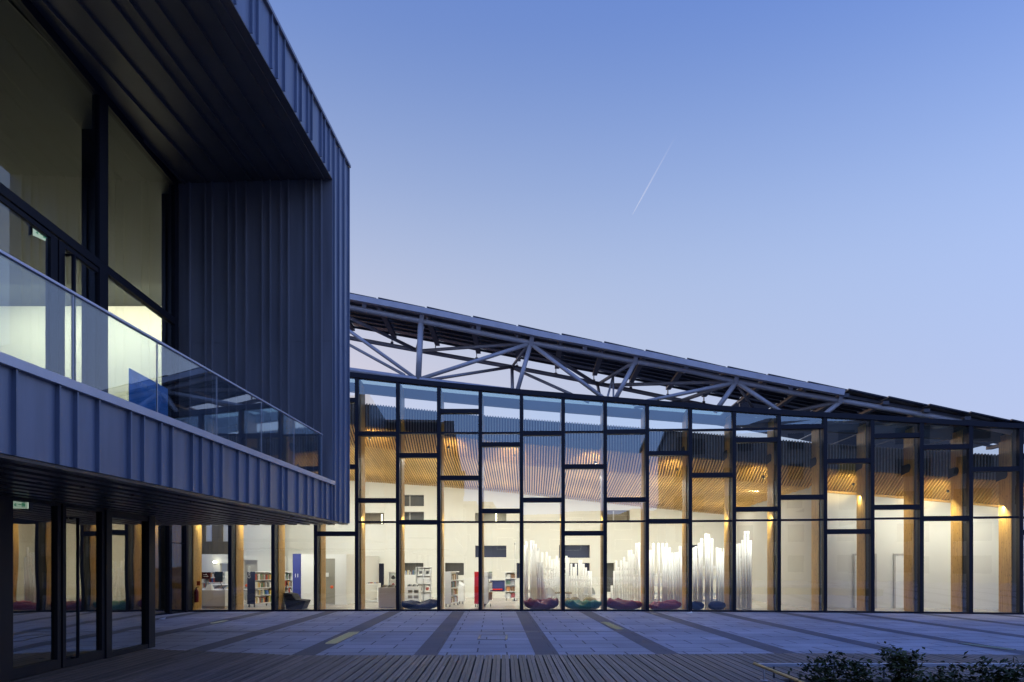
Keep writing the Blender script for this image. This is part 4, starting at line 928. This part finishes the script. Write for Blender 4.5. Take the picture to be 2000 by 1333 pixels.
# book trolleys with coloured ends
def trolley(label, pa, pb, pc_, ptop, pbot, d, endm, sidem, rows, key, grp, text=None, facing=1, seed=0):
    """end panel from pa to pb facing the plaza; the long side runs back to the right (pc_ at its far end)"""
    xa, xb = X(pa, d), X(pb, d); zt = zat(ptop, d); z0 = .13; t = thing('book_trolley', ((xa + xb) / 2, d, 0), label, 'book trolley', 'book trolleys standing on the library floor')
    MB().box(xa, xb, d, d + .03, z0, zt).build('end_panel', M[endm], t)
    L = 1.25; k = (X(pc_, d + L) - xb)         # long side leans outwards to the right as it goes back
    fx = lambda y: xb + k * (y - d) / L
    MB().hex([(xa, d + .031, z0), (xb, d + .031, z0), (fx(d + L), d + L, z0), (xa + k, d + L, z0)], [(xa, d + .031, z0 + .04), (xb, d + .031, z0 + .04), (fx(d + L), d + L, z0 + .04), (xa + k, d + L, z0 + .04)]).build('base_shelf', M[sidem], t)
    MB().hex([(xa, d + .031, zt - .03), (xb, d + .031, zt - .03), (fx(d + L), d + L, zt - .03), (xa + k, d + L, zt - .03)], [(xa, d + .031, zt), (xb, d + .031, zt), (fx(d + L), d + L, zt), (xa + k, d + L, zt)]).build('top_shelf', M['lacquer'], t)
    MB().hex([(xa, d + .031, z0 + .041), (xa + .12, d + .031, z0 + .041), (xa + .12 + k, d + L, z0 + .041), (xa + k, d + L, z0 + .041)], [(xa, d + .031, zt - .031), (xa + .12, d + .031, zt - .031), (xa + .12 + k, d + L, zt - .031), (xa + k, d + L, zt - .031)]).build('back_panel', M['lacquer'], t)
    ux = Vector((k, L, 0)).normalized(); LL = math.hypot(k, L); nn = Vector((ux.y, -ux.x, 0))
    for r_ in range(rows):
        z = z0 + .04 + (zt - z0 - .07) * r_ / rows
        if r_ > 0:
            MB().hex([(xa + .121, d + .031, z - .02), (xb, d + .031, z - .02), (fx(d + L), d + L, z - .02), (xa + .121 + k, d + L, z - .02)], [(xa + .121, d + .031, z), (xb, d + .031, z), (fx(d + L), d + L, z), (xa + .121 + k, d + L, z)]).build('shelf', M['lacquer'], t)
        book_row(Vector((xb - .02, d + .04, 0)), ux, nn, LL - .05, (zt - z0) / rows - .07, 'upright book on a shelf of the ' + key, grp, seed * 10 + r_, z + .002, .9, (.055, .11))
    casters(t, [(xa + .05, d + .08), (xb - .05, d + .08), (xb - .05 + k, d + L - .08), (xa + .05 + k, d + L - .08)])
    return t, xa, xb, zt
t, xa, xb, zt = trolley('book trolley with a dark navy end panel lettered in white, on black casters', 483, 498, 534, 1117, 1181, 26.9, 'navy', 'greige', 4, 'trolley with the navy end panel', 'books on the navy ended trolley', seed=1)
text_mesh('lettering', 'Cinéma', .155, M['ink_white'], t, (X(489, 26.9), 26.9 - .004, zat(1130, 26.9)), (0, 0, 1), (-1, 0, 0))
d = 27.6; sx0, sx1 = X(509, d), X(535, d)
_, a, b, zz, hh = shelf_unit('bookshelf', 'wide white bookshelf with four sloping rows of books just right of the navy trolley end', 509.5, 533, 1118, 1181, 28.3, 4, base=.1)
for k, z in enumerate(zz[:4]): book_row((a, 28.3 + .06, 0), (1, 0, 0), (0, -1, 0), b - a, hh, 'book on the four row white bookshelf right of the navy trolley end', 'books on the four row white bookshelf', 60 + k, z, .9, (.05, .09))
_, a, b, zz, hh = shelf_unit('bookshelf', 'white bookshelf with books standing left of the tall blue panel', 551, 571.5, 1117, 1178, 28.9, 4, base=.1)
for k, z in enumerate(zz[:4]): book_row((a, 28.9 + .05, 0), (1, 0, 0), (0, -1, 0), b - a, hh, 'book on the white bookshelf left of the tall blue panel', 'books on the bookshelf by the blue panel', 70 + k, z, .6, (.04, .08))
trolley('book trolley with a white end panel and crowded shelves right of the navy bean bag', 868.5, 881, 897, 1117, 1181, 27.2, 'lacquer', 'lacquer', 4, 'trolley with the white end panel', 'books on the white ended trolley', seed=2)
trolley('tall book trolley with a bright red end panel', 926.5, 935, 948, 1117, 1182, 27.1, 'red', 'lacquer', 4, 'trolley with the red end panel', 'books on the red ended trolley', seed=3)
d = 27.3; xa, xb = X(945.5, d), X(953, d); t = thing('book_trolley', ((xa + xb) / 2, d, 0), 'narrow white book trolley standing just right of the red ended trolley', 'book trolley', 'book trolleys standing on the library floor')
MB().box(xa, xb, d, d + 1.2, .13, zat(1117, d)).build('side_panel', M['lacquer'], t)
for k in range(3): MB().box(xb + .001, xb + .16, d + .1, d + 1.1, .25 + k * .42, .275 + k * .42).build('shelf', M['lacquer'], t)
for k in range(3): book_row((xb + .15, d + .12, 0), (0, 1, 0), (1, 0, 0), .95, .3, 'book on the narrow white trolley right of the red panel', 'books on the narrow white trolley', 80 + k, .277 + k * .42, .7)
casters(t, [(xa + .03, d + .08), (xb + .1, d + .08), (xa + .03, d + 1.1)])
d = 31.8; t, a, b, zz, hh = shelf_unit('magazine_rack', 'white wheeled magazine rack with picture covers near the right of the red trolley', 986, 1007.5, 1117.5, 1167, d, 4, base=.13)
casters(t, [(a + .04, d + .1), (b - .04, d + .1)])
for k, z in enumerate(zz[:4]):
    for j in range(2):
        u = a + .04 + j * (b - a) / 2; o = MB().hex([(u, d + .05, z), (u + .17, d + .05, z), (u + .17, d + .07, z), (u, d + .07, z)], [(u, d + .15, z + .2), (u + .17, d + .15, z + .2), (u + .17, d + .17, z + .2), (u, d + .17, z + .2)])
        tag(o.build('magazine', M[BOOKM[(k * 3 + j * 2) % len(BOOKM)]]), 'magazine shown face out on the wheeled white rack', 'magazine', 'magazines on the wheeled white rack')
d = 29.8; t, a, b, zz, hh = shelf_unit('magazine_rack', 'tall white display rack with black and white covers behind the navy bean bag', 812, 842, 1108, 1167, d, 4, base=.12)
MB().tube([((a + b) / 2, d - .01, .014), ((a + b) / 2, d - .01, zz[-1])], .018, 8).build('post', M['chrome'], t)
for k, z in enumerate(zz[:4]):
    for j in range(2):
        u = a + .05 + j * (b - a) / 2; hgt = .27
        if k in (1, 3): o = MB().hex([(u, d + .05, z), (u + .23, d + .05, z), (u + .23, d + .07, z), (u, d + .07, z)], [(u, d + .12, z + hgt), (u + .23, d + .12, z + hgt), (u + .23, d + .14, z + hgt), (u, d + .14, z + hgt)])
        else: continue
        mg = o.build('magazine', M['bk_white']); tag(mg, 'white magazine with a printed picture on the tall display rack', 'magazine', 'magazines on the tall display rack')
        pc2 = MB().hex([(u + .05, d + .062, z + .06), (u + .18, d + .062, z + .06), (u + .18, d + .064, z + .06), (u + .05, d + .064, z + .06)], [(u + .05, d + .108, z + .22), (u + .18, d + .108, z + .22), (u + .18, d + .110, z + .22), (u + .05, d + .110, z + .22)])
        pc2.build('cover_picture', M[('bk_black', 'bk_grey', 'bk_red', 'bk_black')[(k + j) % 4]], mg)
    if k in (0, 2): MB().hex([(a + .03, d + .03, z), (b - .03, d + .03, z), (b - .03, d + .05, z), (a + .03, d + .05, z)], [(a + .03, d + .03, z + hh * .8), (b - .03, d + .03, z + hh * .8), (b - .03, d + .05, z + hh * .8), (a + .03, d + .05, z + hh * .8)]).build('flap', M['lacquer'], t)
# low counters, browser, long book row
d = 26.6; xa, xb = X(739, d), X(776, d); zc = zat(1148, d)
t = thing('counter', ((xa + xb) / 2, d, 0), 'low white rounded counter topped with records, left of the navy bean bag', 'counter')
m = MB(); pr_ = [(0, 0), (xb - xa, 0), (xb - xa, .8), (.15, .8)]; m.prism([(a_, b_) for a_, b_ in pr_], (xa, d, .013), (1, 0, 0), (0, 1, 0), (0, 0, 1), zc - .013); m.build('counter_body', M['lacquer'], t, .01)
for k in range(9):
    u = xa + .06 + k * (xb - xa - .1) / 9; o = MB().hex([(u, d + .12, zc + .001), (u + .02, d + .12, zc + .001), (u + .02, d + .42, zc + .001), (u, d + .42, zc + .001)], [(u + .05, d + .12, zc + .10), (u + .07, d + .12, zc + .10), (u + .07, d + .42, zc + .10), (u + .05, d + .42, zc + .10)])
    tag(o.build('record_sleeve', M[('bk_black', 'bk_brown', 'bk_grey', 'bk_white')[k % 4]]), 'record sleeve leaning in the row on the low rounded counter', 'record', 'record sleeves on the low counter')
d = 28.2; xa, xb = X(791, d), X(818, d); zc = zat(1146, d)
t = thing('record_browser', ((xa + xb) / 2, d, 0), 'white record browser bench with square pigeonholes behind the navy bean bag', 'cabinet')
hl = []
for r_ in range(2):
    for c_ in range(2): hl.append((xa + .12 + c_ * .25, xa + .30 + c_ * .25, zc - .30 - r_ * .22 + .02, zc - .16 - r_ * .22 + .02))
m = MB(); holes_wall(m, xa, xb, .05, lambda x: zc, d, hl); m.face((xa, d, zc), (xb, d, zc), (xb, d + .7, zc), (xa, d + .7, zc)); m.face((xb, d, .05), (xb, d + .7, .05), (xb, d + .7, zc), (xb, d, zc)); m.face((xa, d, .05), (xa, d + .7, .05), (xa, d + .7, zc), (xa, d, zc))
m.build('body', M['lacquer'], t); MB().box(xa + .02, xb - .02, d + .12, d + .14, .06, zc - .02).build('pigeonhole_back', M['greige'], t)
for k in range(8):
    u = xa + .05 + k * .062; o = MB().hex([(u, d + .1, zc + .001), (u + .016, d + .1, zc + .001), (u + .016, d + .4, zc + .001), (u, d + .4, zc + .001)], [(u + .04, d + .1, zc + .09), (u + .056, d + .1, zc + .09), (u + .056, d + .4, zc + .09), (u + .04, d + .4, zc + .09)])
    tag(o.build('record_sleeve', M[('bk_white', 'bk_black', 'bk_grey')[k % 3]]), 'record sleeve leaning on the record browser bench with pigeonholes', 'record', 'record sleeves on the browser bench')
d = 31.5; xa, xb = X(790, d), X(811, d); zc = zat(1123, d)
t = thing('low_bookcase', ((xa + xb) / 2, d, 0), 'plain white bookcase with books along its top, left of the tall display rack', 'bookcase')
MB().box(xa, xb, d, d + .3, .013, zc).build('case_body', M['lacquer'], t)
book_row((xa, d + .03, 0), (1, 0, 0), (0, -1, 0), xb - xa, .22, 'book in the row on top of the plain white bookcase', 'books on top of the plain white bookcase', 90, zc + .001, .95, (.03, .05))
d = 30.5; xa, xb = X(712, d), X(739, d); zc = zat(1140, d)
t = thing('shelf_table', ((xa + xb) / 2, d, 0), 'low white open shelf table behind the third lit pane', 'table')
MB().box(xa, xb, d, d + .6, zc - .05, zc).build('table_top', M['lacquer'], t); MB().box(xa + .001, xb - .001, d + .01, d + .59, zc - .32, zc - .28).build('shelf', M['lacquer'], t); MB().box(xb - .05, xb, d + .005, d + .6, .013, zc - .051).build('side_panel', M['lacquer'], t); MB().box(xa, xb - .051, d + .05, d + .59, .05, .10).build('shelf', M['lacquer'], t)
for k in range(6):
    u = xa + .05 + k * .09; tag(MB().box(u, u + .08, d + .06, d + .3, zc + .001, zc + .025 + .01 * (k % 3)).build('book', M[BOOKM[k % 9]]), 'flat book on the low white open shelf table', 'book', 'books on the low open shelf table')
d = 33.6; _, a, b, zz, hh = shelf_unit('bookshelf', 'small white bookshelf with three ornaments beside the dark doorway', 758, 776, 1117, 1150, d, 2, base=.55)
for k, z in enumerate(zz[:2]): tag(MB().lathe((a + .2, d + .12, z), [(.05, 0), (.11, .06), (.07, .14), (.03, .2)], 10).build('ornament', M[('bk_red', 'bk_black')[k]]), ('small red ornament on the lower shelf beside the dark doorway', 'small black ornament on the upper shelf beside the dark doorway')[k], 'ornament')
d = 29.2; xa, xb = X(895, d), X(906, d); t = thing('reading_desk', ((xa + xb) / 2, d, 0), 'white sloping reading desk right behind the white ended trolley', 'desk')
MB().hex([(xa, d, .13), (xb, d, .13), (xb, d + .8, .13), (xa, d + .8, .13)], [(xa, d, zat(1140, d)), (xb, d, zat(1146, d)), (xb, d + .8, zat(1142, d)), (xa, d + .8, zat(1136, d))]).build('body', M['lacquer'], t); casters(t, [(xb - .05, d + .1), (xa + .05, d + .1)])
d = 32.2; t = thing('floor_lamp', (X(1006, d), d, 0), 'thin pale pole standing behind the magazine rack', 'pole')
MB().tube([(X(1006, d), d, .013), (X(1006, d), d, zat(1063, d))], .016, 8).build('pole', M['chrome'], t); MB().lathe((X(1006, d), d, .013), [(.14, 0), (.14, .015), (.02, .03)], 14).build('base', M['chrome'], t); MB().lathe((X(1006, d), d, zat(1064, d)), [(.02, 0), (.035, .03), (.03, .09), (.01, .1)], 10).build('lamp_head', M['chrome'], t)
# cushions in the reading niche
q = at(970, 1153, REAR + .1); tag(MB().box(q.x - .3, q.x + .3, q.y - .02, q.y + .15, q.z, q.z + .07).build('niche_cushion', M['red']), 'flat red seat cushion in the blue reading niche of the rear wall', 'cushion')

# armchair
d = 25.75; s_ = d / FPX
prof = [((553 - 553) * s_, (1193 - 1161) * s_), ((571 - 553) * s_, (1193 - 1163.5) * s_), ((577 - 553) * s_, (1193 - 1174) * s_), ((597 - 553) * s_, (1193 - 1176) * s_), ((590 - 553) * s_, 0), ((558 - 553) * s_, 0)]
t = thing('armchair', (X(575, d), d, 0), 'dark angular lounge chair close behind the glass near the blue panel', 'armchair')
b = MB().prism(prof, (X(553, d), d, .013), (1, 0, 0), (0, 0, 1), (0, 1, 0), .72).build('seat', M['dark_fabric'], t, .03)
MB().prism([((557 - 553) * s_, (1193 - 1174) * s_), ((571 - 553) * s_, (1193 - 1164) * s_), ((576 - 553) * s_, (1193 - 1173) * s_)], (X(553, d), d - .06, .013), (1, 0, 0), (0, 0, 1), (0, 1, 0), .055).build('arm_wing', M['dark_fabric'], t, .01)

# bean bags and poufs
def blob(w_, dep, prof_f, seed, n=40, mh_=14, sq=3.4, creases=.03):
    r = random.Random(seed); ph = [r.uniform(0, 6.3) for _ in range(6)]; mb = MB()
    for j in range(mh_ + 1):
        v = -math.pi / 2 + math.pi * j / mh_
        for i in range(n):
            u = 2 * math.pi * i / n
            sp = lambda c, e: math.copysign(abs(c) ** (2 / e), c)
            x = w_ / 2 * sp(math.cos(u), sq) * sp(math.cos(v), 2.4); y = dep / 2 * sp(math.sin(u), sq) * sp(math.cos(v), 2.4); z = sp(math.sin(v), 2.2)
            H = prof_f(x / (w_ / 2)); z = (z + 1) / 2 * H
            k = creases * (math.sin(7 * u + ph[0] + 3 * v) + math.sin(11 * x / w_ * 3 + ph[1]) * .8 + math.sin(5 * v + ph[2] + 9 * x))
            x *= 1 + k * .6; z += k * (.25 + .75 * z / max(H, .01)) if z > .05 else 0
            mb.v.append((x, y * (1 + k), max(z, 0)))
    for j in range(mh_):
        for i in range(n): mb.f.append([j * n + i, j * n + (i + 1) % n, (j + 1) * n + (i + 1) % n, (j + 1) * n + i]); mb.sm.append(True)
    return mb
def bag(pa, pb, d, yl, ym, yr, m, seed, label, flip=0):
    xa, xb = X(pa, d), X(pb, d); H = lambda py: (1192.5 - py) * d / FPX
    f = lambda u: float(np.interp(u, [-1, -.8, .05 + flip, .75, 1], [H(yl - 2), H(yl), H(ym), H(yr), H(yr - 2)]))
    mb = blob(xb - xa, .8, f, seed); mb.v = [(v[0] + (xa + xb) / 2, v[1] + d + .42, v[2] + .013) for v in mb.v]
    o = mb.build('bean_bag', m); tag(o, label, 'bean bag', 'bean bags lying along the inside of the glass'); return o
bag(781, 855, 25.25, 1173, 1179, 1171, M['bag_navy'], 1, 'dark navy bean bag lying behind the glass left of the white ended trolley')
bag(1024, 1093, 25.25, 1170, 1176, 1169, M['bag_wine'], 2, 'wine red bean bag left of the green one, in front of white tubes')
bag(1103, 1177, 25.2, 1172, 1178, 1171, M['bag_green'], 3, 'bottle green bean bag behind the glass')
bag(1185, 1258, 25.2, 1169, 1175, 1173, M['bag_wine'], 4, 'dull red bean bag just right of the green one')
bag(1267, 1335, 25.1, 1179, 1177, 1173, M['bag_red'], 5, 'crimson bean bag with a pointed right end, left of the two grey poufs')
def pouf(pa, pb, d, ytop, ybot, m, seed, label, grp):
    xa, xb = X(pa, d), X(pb, d); H = (ybot - ytop) * d / FPX
    mb = blob(xb - xa, (xb - xa) * .8, lambda u: H, seed, 28, 14, 2.2, .006); mb.v = [(v[0] + (xa + xb) / 2, v[1] + d + .3, v[2] + .013) for v in mb.v]
    tag(mb.build('pouf', m), label, 'pouf', grp)
pouf(1351, 1379.5, 25.0, 1177, 1194, M['pouf'], 6, 'left one of two slate grey pebble poufs behind the glass', 'slate grey poufs'); pouf(1388, 1422, 25.0, 1177, 1194.5, M['pouf'], 7, 'right one of two slate grey pebble poufs, the larger one', 'slate grey poufs')
pouf(1104, 1117, 28.0, 1165, 1180, M['olive'], 8, 'small olive pebble pouf behind the left of the green bean bag', 'olive poufs'); pouf(1112, 1136, 26.9, 1167, 1186, M['olive'], 9, 'wide olive pebble pouf right behind the green bean bag', 'olive poufs'); pouf(1140, 1168, 27.3, 1168, 1186, M['olive'], 10, 'olive pebble pouf at the right behind the green bean bag', 'olive poufs')
# table and white shell chair inside the tube circle
d = 29.3; xa, xb = X(1070, d), X(1117, d); zt = zat(1158, d)
t = thing('table', ((xa + xb) / 2, d, 0), 'dark topped low table inside the circle of white tubes', 'table')
MB().box(xa, xb, d, d + .8, zt - .04, zt).build('table_top', M['brown_wall'], t)
for a_ in (xa + .05, xb - .09):
    for b_ in (d + .05, d + .7): MB().box(a_, a_ + .04, b_, b_ + .04, .013, zt - .041).build('leg', M['lacquer'], t)
for px, dd, lab in ((1073, 27.9, 'white shell chair in front of the dark topped table'), (1152, 29.4, 'white shell chair at the right inside the tube circle')):
    x = X(px, dd); t = thing('shell_chair', (x, dd, 0), lab, 'chair')
    m = MB(); n_ = 9
    for j in range(7):
        for i in range(n_):
            a_ = math.pi * (i / (n_ - 1)); zz = .38 + .42 * j / 6; sh = 1 - .45 * (j / 6) ** 2
            m.v.append((x + .27 * math.cos(a_) * sh, dd + .25 - .24 * math.sin(a_) * (1 - .15 * j / 6) * -1, zz * (1 - .12 * abs(math.cos(a_)) * (j / 6))))
    for j in range(6):
        for i in range(n_ - 1): m.f.append([j * n_ + i, j * n_ + i + 1, (j + 1) * n_ + i + 1, (j + 1) * n_ + i]); m.sm.append(True)
    m.f.append(list(range(n_))); m.sm.append(False)
    m.build('shell', M['lacquer'], t)
    for sx in (-1, 1):
        for sy in (0, 1): MB().tube([(x + sx * .1, dd + .28 + sy * .12, .385), (x + sx * .2, dd + .12 + sy * .42, .013)], .012, 8).build('leg', M['chrome'], t)
# screens of white tubes
def tube_screen(label, lst, d0, d1, rails, curve=0.0, r=.049, zbot=.013):
    """lst: (photo x, photo y of the top); depth runs from d0 to d1 along the row, bulging by curve"""
    n_ = len(lst); pts = []
    for i, (px, py) in enumerate(lst):
        u = i / max(1, n_ - 1); d = d0 + (d1 - d0) * u + curve * math.sin(math.pi * u); pts.append((X(px, d), d, zat(py, d)))
    c = pts[n_ // 2]; t = thing('tube_screen', (c[0], c[1], 0), label, 'tube screen', 'screens of upright white tubes')
    for x, y, z in pts: MB().tube([(x, y, zbot), (x, y, z)], r, 14).build('tube', M['tube'], t)
    for h in rails:
        for (a, b) in zip(pts[:-1], pts[1:]):
            top_ = min(a[2], b[2]) - .08
            if h < top_: MB().bar((a[0], a[1] + .03, h), (b[0], b[1] + .03, h), .03, .10).build('rail', M['tube'], t)
    return t
Z4 = lambda v: 960 + v / 4
cl = lambda L: [(1000 + a / 4, Z4(b)) for a, b in L]
tube_screen('tall cluster of white tubes behind the wine red bean bag, left of the tube circle', cl([(104, 420), (116, 392), (150, 385), (166, 385), (182, 412), (193, 465), (206, 445)]), 27.0, 27.9, (.35, .62))
tube_screen('short white tubes standing just right of the tall cluster', cl([(200, 552), (216, 555), (236, 552), (250, 690), (266, 765)]), 26.7, 26.9, (.25, .5, .75, 1.0))
tube_screen('back row of white tubes closing the circle behind the table', cl([(237, 475), (270, 475), (295, 505), (313, 535), (334, 530), (350, 505), (364, 540), (425, 505), (441, 518)]), 30.2, 31.6, (.25, .5, .75, 1.0, 1.25, 1.5), .3)
tube_screen('white tubes descending in height to the right of the back row', cl([(463, 565), (482, 592), (499, 565), (524, 535), (541, 536), (559, 565), (577, 595), (598, 622), (616, 625)]), 31.6, 29.6, (.4, .7, 1.0))
tube_screen('white tubes climbing in height to the right, behind the dull red bean bag', cl([(779, 735), (799, 622), (814, 540), (831, 592), (852, 540), (876, 512), (893, 550), (912, 460), (930, 458), (947, 490), (972, 405), (992, 403)]), 29.6, 27.4, (.25, .5, .75, 1.0, 1.25, 1.5), .3)
tube_screen('row of tall white tubes behind the crimson bean bag', cl([(1082, 460), (1103, 405), (1146, 405), (1178, 405), (1192, 440), (1207, 405), (1230, 440), (1251, 480), (1275, 478), (1295, 478), (1313, 430), (1327, 512)]), 26.9, 26.6, (.3, .55, .9, 1.3), .25)
tube_screen('peaked screen of white tubes behind the two grey poufs', cl([(1420, 440), (1437, 430), (1462, 405), (1481, 370), (1515, 330), (1536, 335), (1561, 370), (1603, 440), (1626, 445), (1644, 475), (1658, 445)]), 26.5, 26.7, (.3, .55, 1.2, 1.6), -.15)
tube_screen('last tube screen on the right with its tallest tube near the end', cl([(1754, 410), (1776, 408), (1801, 380), (1819, 312), (1842, 312), (1862, 385)]), 26.6, 26.15, (.2, .6, 1.0, 1.5, 1.9))
# ------------------------------------------------------------------ low rails and shrubs at the planting pit
ZR = DECK + .155
t = thing('guard_rail', (6, 7.95, DECK), 'low pale metal rail running along the back of the shrubs on the deck', 'rail')
MB().box(2.87, 15, 7.92, 7.98, ZR - .018, ZR + .012).build('top_rail', M['alu'], t)
for x in (3.05, 4.33, 6.0, 7.6, 9.2): MB().tube([(x, 7.95, DECK - .02), (x, 7.95, ZR - .018)], .012, 8).build('post', M['steel_dark'], t)
t = thing('handrail', (2.86, 6.5, DECK), 'thin ochre handrail coming towards the viewer beside the shrubs', 'handrail')
MB().tube([(2.84, 8.0, ZR + .005), (2.88, 4.2, ZR + .005)], .018, 10).build('rail', M['ochre'], t)
for y in (7.75, 5.9, 4.5):
    MB().tube([(2.86, y, DECK), (2.86, y, ZR)], .010, 8).build('post', M['steel'], t); MB().lathe((2.86, y, DECK + .001), [(.045, 0), (.045, .008), (.012, .012)], 12).build('base_plate', M['steel'], t)
def shrub(px, d, ptop, wid, seed, label, n_leaf, sprig=(), m='leaf'):
    r = random.Random(seed); c = at(px, HY, d); ztop = zat(ptop + 8, d) - .13; z0 = .06
    t = thing('shrub', (c.x, d, z0), label, 'shrub', 'evergreen shrubs in the planting pit')
    st = MB(); lf_ = MB(); tips = []
    for k in range(20):
        a = r.uniform(0, 6.28); q = r.random() ** .5; h = z0 + (ztop - z0) * r.uniform(.62, .98) * (1 - .22 * q)
        tip = V(c.x + wid * q * math.cos(a), d + wid * .7 * q * math.sin(a), h); mid = V(c.x + wid * .45 * q * math.cos(a), d + wid * .3 * q * math.sin(a), z0 + (h - z0) * .5)
        st.tube([(c.x + .03 * math.cos(a), d + .03 * math.sin(a), z0), mid, tip], [.012, .008, .003], 5); tips.append((mid, tip))
    for (sx, sy) in sprig:
        p = at(sx, sy, d); mid = V((p.x + c.x * 2) / 3 , d, z0 + (p.z - z0) * .65); st.tube([(c.x, d, z0), mid, p], [.010, .006, .002], 5)
        for k in range(12): tips.append((mid, p)) if k == 0 else None
        for k in range(14):
            b_ = mid.lerp(p, .45 + .55 * k / 13); leaf(lf_, b_, r, .030)
    for k in range(int(n_leaf * 3.2)):
        mid, tip = r.choice(tips); b_ = mid.lerp(tip, r.random() ** .9) + V(r.gauss(0, .07), r.gauss(0, .07), r.gauss(0, .03)); leaf(lf_, b_, r, r.uniform(.028, .052))
    st.build('stems', M['twig'], t); lf_.build('foliage', M[m], t)
def leaf(mb, b, r, s):
    a = r.uniform(0, 6.28); e = r.uniform(-.5, .9); dr = V(math.cos(a) * math.cos(e), math.sin(a) * math.cos(e), math.sin(e)); sd = dr.cross(V(r.gauss(0, .4), r.gauss(0, .4), 1)).normalized(); up = sd.cross(dr) * .12
    L = s * 1.5; w_ = s * .36
    p0 = b; p1 = b + dr * L * .45 + sd * w_ + up * s; p2 = b + dr * L; p3 = b + dr * L * .45 - sd * w_ + up * s; pm = b + dr * L * .5
    i = len(mb.v); mb.v += [tuple(p0), tuple(p1), tuple(p2), tuple(p3), tuple(pm)]
    for f in ((0, 1, 4), (1, 2, 4), (0, 4, 3), (4, 2, 3)): mb.f.append([i + k for k in f]); mb.sm.append(False)
shrub(1622, 6.7, 1288, .30, 1, 'leftmost dense dark shrub by the ochre handrail', 1500, ((1632, 1283), (1590, 1296)))
shrub(1560, 6.9, 1318, .10, 21, 'tiny dark sprout left of the dense shrubs', 80, ((1562, 1312),))
shrub(1688, 6.6, 1300, .30, 2, 'low bushy shrub between the dense one and the tall one', 1300, ((1665, 1297), (1686, 1296)))
shrub(1770, 6.7, 1283, .22, 3, 'tallest shrub with a long arching sprig to its upper left', 1500, ((1736, 1270), (1775, 1280), (1758, 1277)), 'leaf_b')
shrub(1826, 6.4, 1318, .26, 4, 'low spread of small leaves right of the tallest shrub', 800, ((1838, 1314),))
shrub(1862, 6.7, 1303, .12, 5, 'slender upright shrub with a bare gap on both sides', 420, ((1857, 1300), (1866, 1302)), 'leaf_b')
shrub(1918, 6.5, 1306, .26, 6, 'bushy shrub near the right edge with one upright sprig', 1300, ((1918, 1291),))
shrub(1978, 6.5, 1299, .30, 7, 'rightmost shrub cut by the edge of the photo', 1400, ((1990, 1296), (1950, 1306)))
shrub(2060, 6.5, 1300, .32, 8, 'shrub just beyond the right edge of the pit', 900)
# contrail high in the sky
m = MB(); D_ = 5200.0
for off, wd_ in ((-1.5, 2.2), (1.8, 2.0)):
    segs = 26; pr0 = None
    for k in range(segs + 1):
        u = k / segs; c = at(1234.8 + (1322 - 1234.8) * u, 420.5 - (420.5 - 262) * u - 0.0, D_); wv = (3 + 7 * min(1, u * 3) - 3.5 * u) * .5
        sp = min(1, u * 4) * off * 3.2; d_ = V(.82, 0, .42)
        a_, b_ = c + d_ * (sp - wv), c + d_ * (sp + wv)
        if pr0: m.face(pr0[0], a_, b_, pr0[1])
        pr0 = (a_, b_)
cm, n, l, out = nt('contrail_vapour')
e = n.new('ShaderNodeEmission'); e.inputs['Color'].default_value = (.86, .86, 1, 1); e.inputs['Strength'].default_value = .95  # the trail glows by itself in place of light falling on the vapour
tr = n.new('ShaderNodeBsdfTransparent'); mx = n.new('ShaderNodeMixShader'); tc = n.new('ShaderNodeTexCoord'); sp_ = n.new('ShaderNodeSeparateXYZ'); mr = n.new('ShaderNodeMapRange')
l.new(tc.outputs['Generated'], sp_.inputs[0]); l.new(sp_.outputs['Z'], mr.inputs['Value']); mr.inputs['To Min'].default_value = .5; mr.inputs['To Max'].default_value = 0.0
l.new(mr.outputs['Result'], mx.inputs[0]); l.new(tr.outputs[0], mx.inputs[1]); l.new(e.outputs[0], mx.inputs[2]); l.new(mx.outputs[0], out.inputs[0])
tag(m.build('contrail', cm), 'thin white vapour trail of an aircraft slanting across the clear sky', 'contrail')
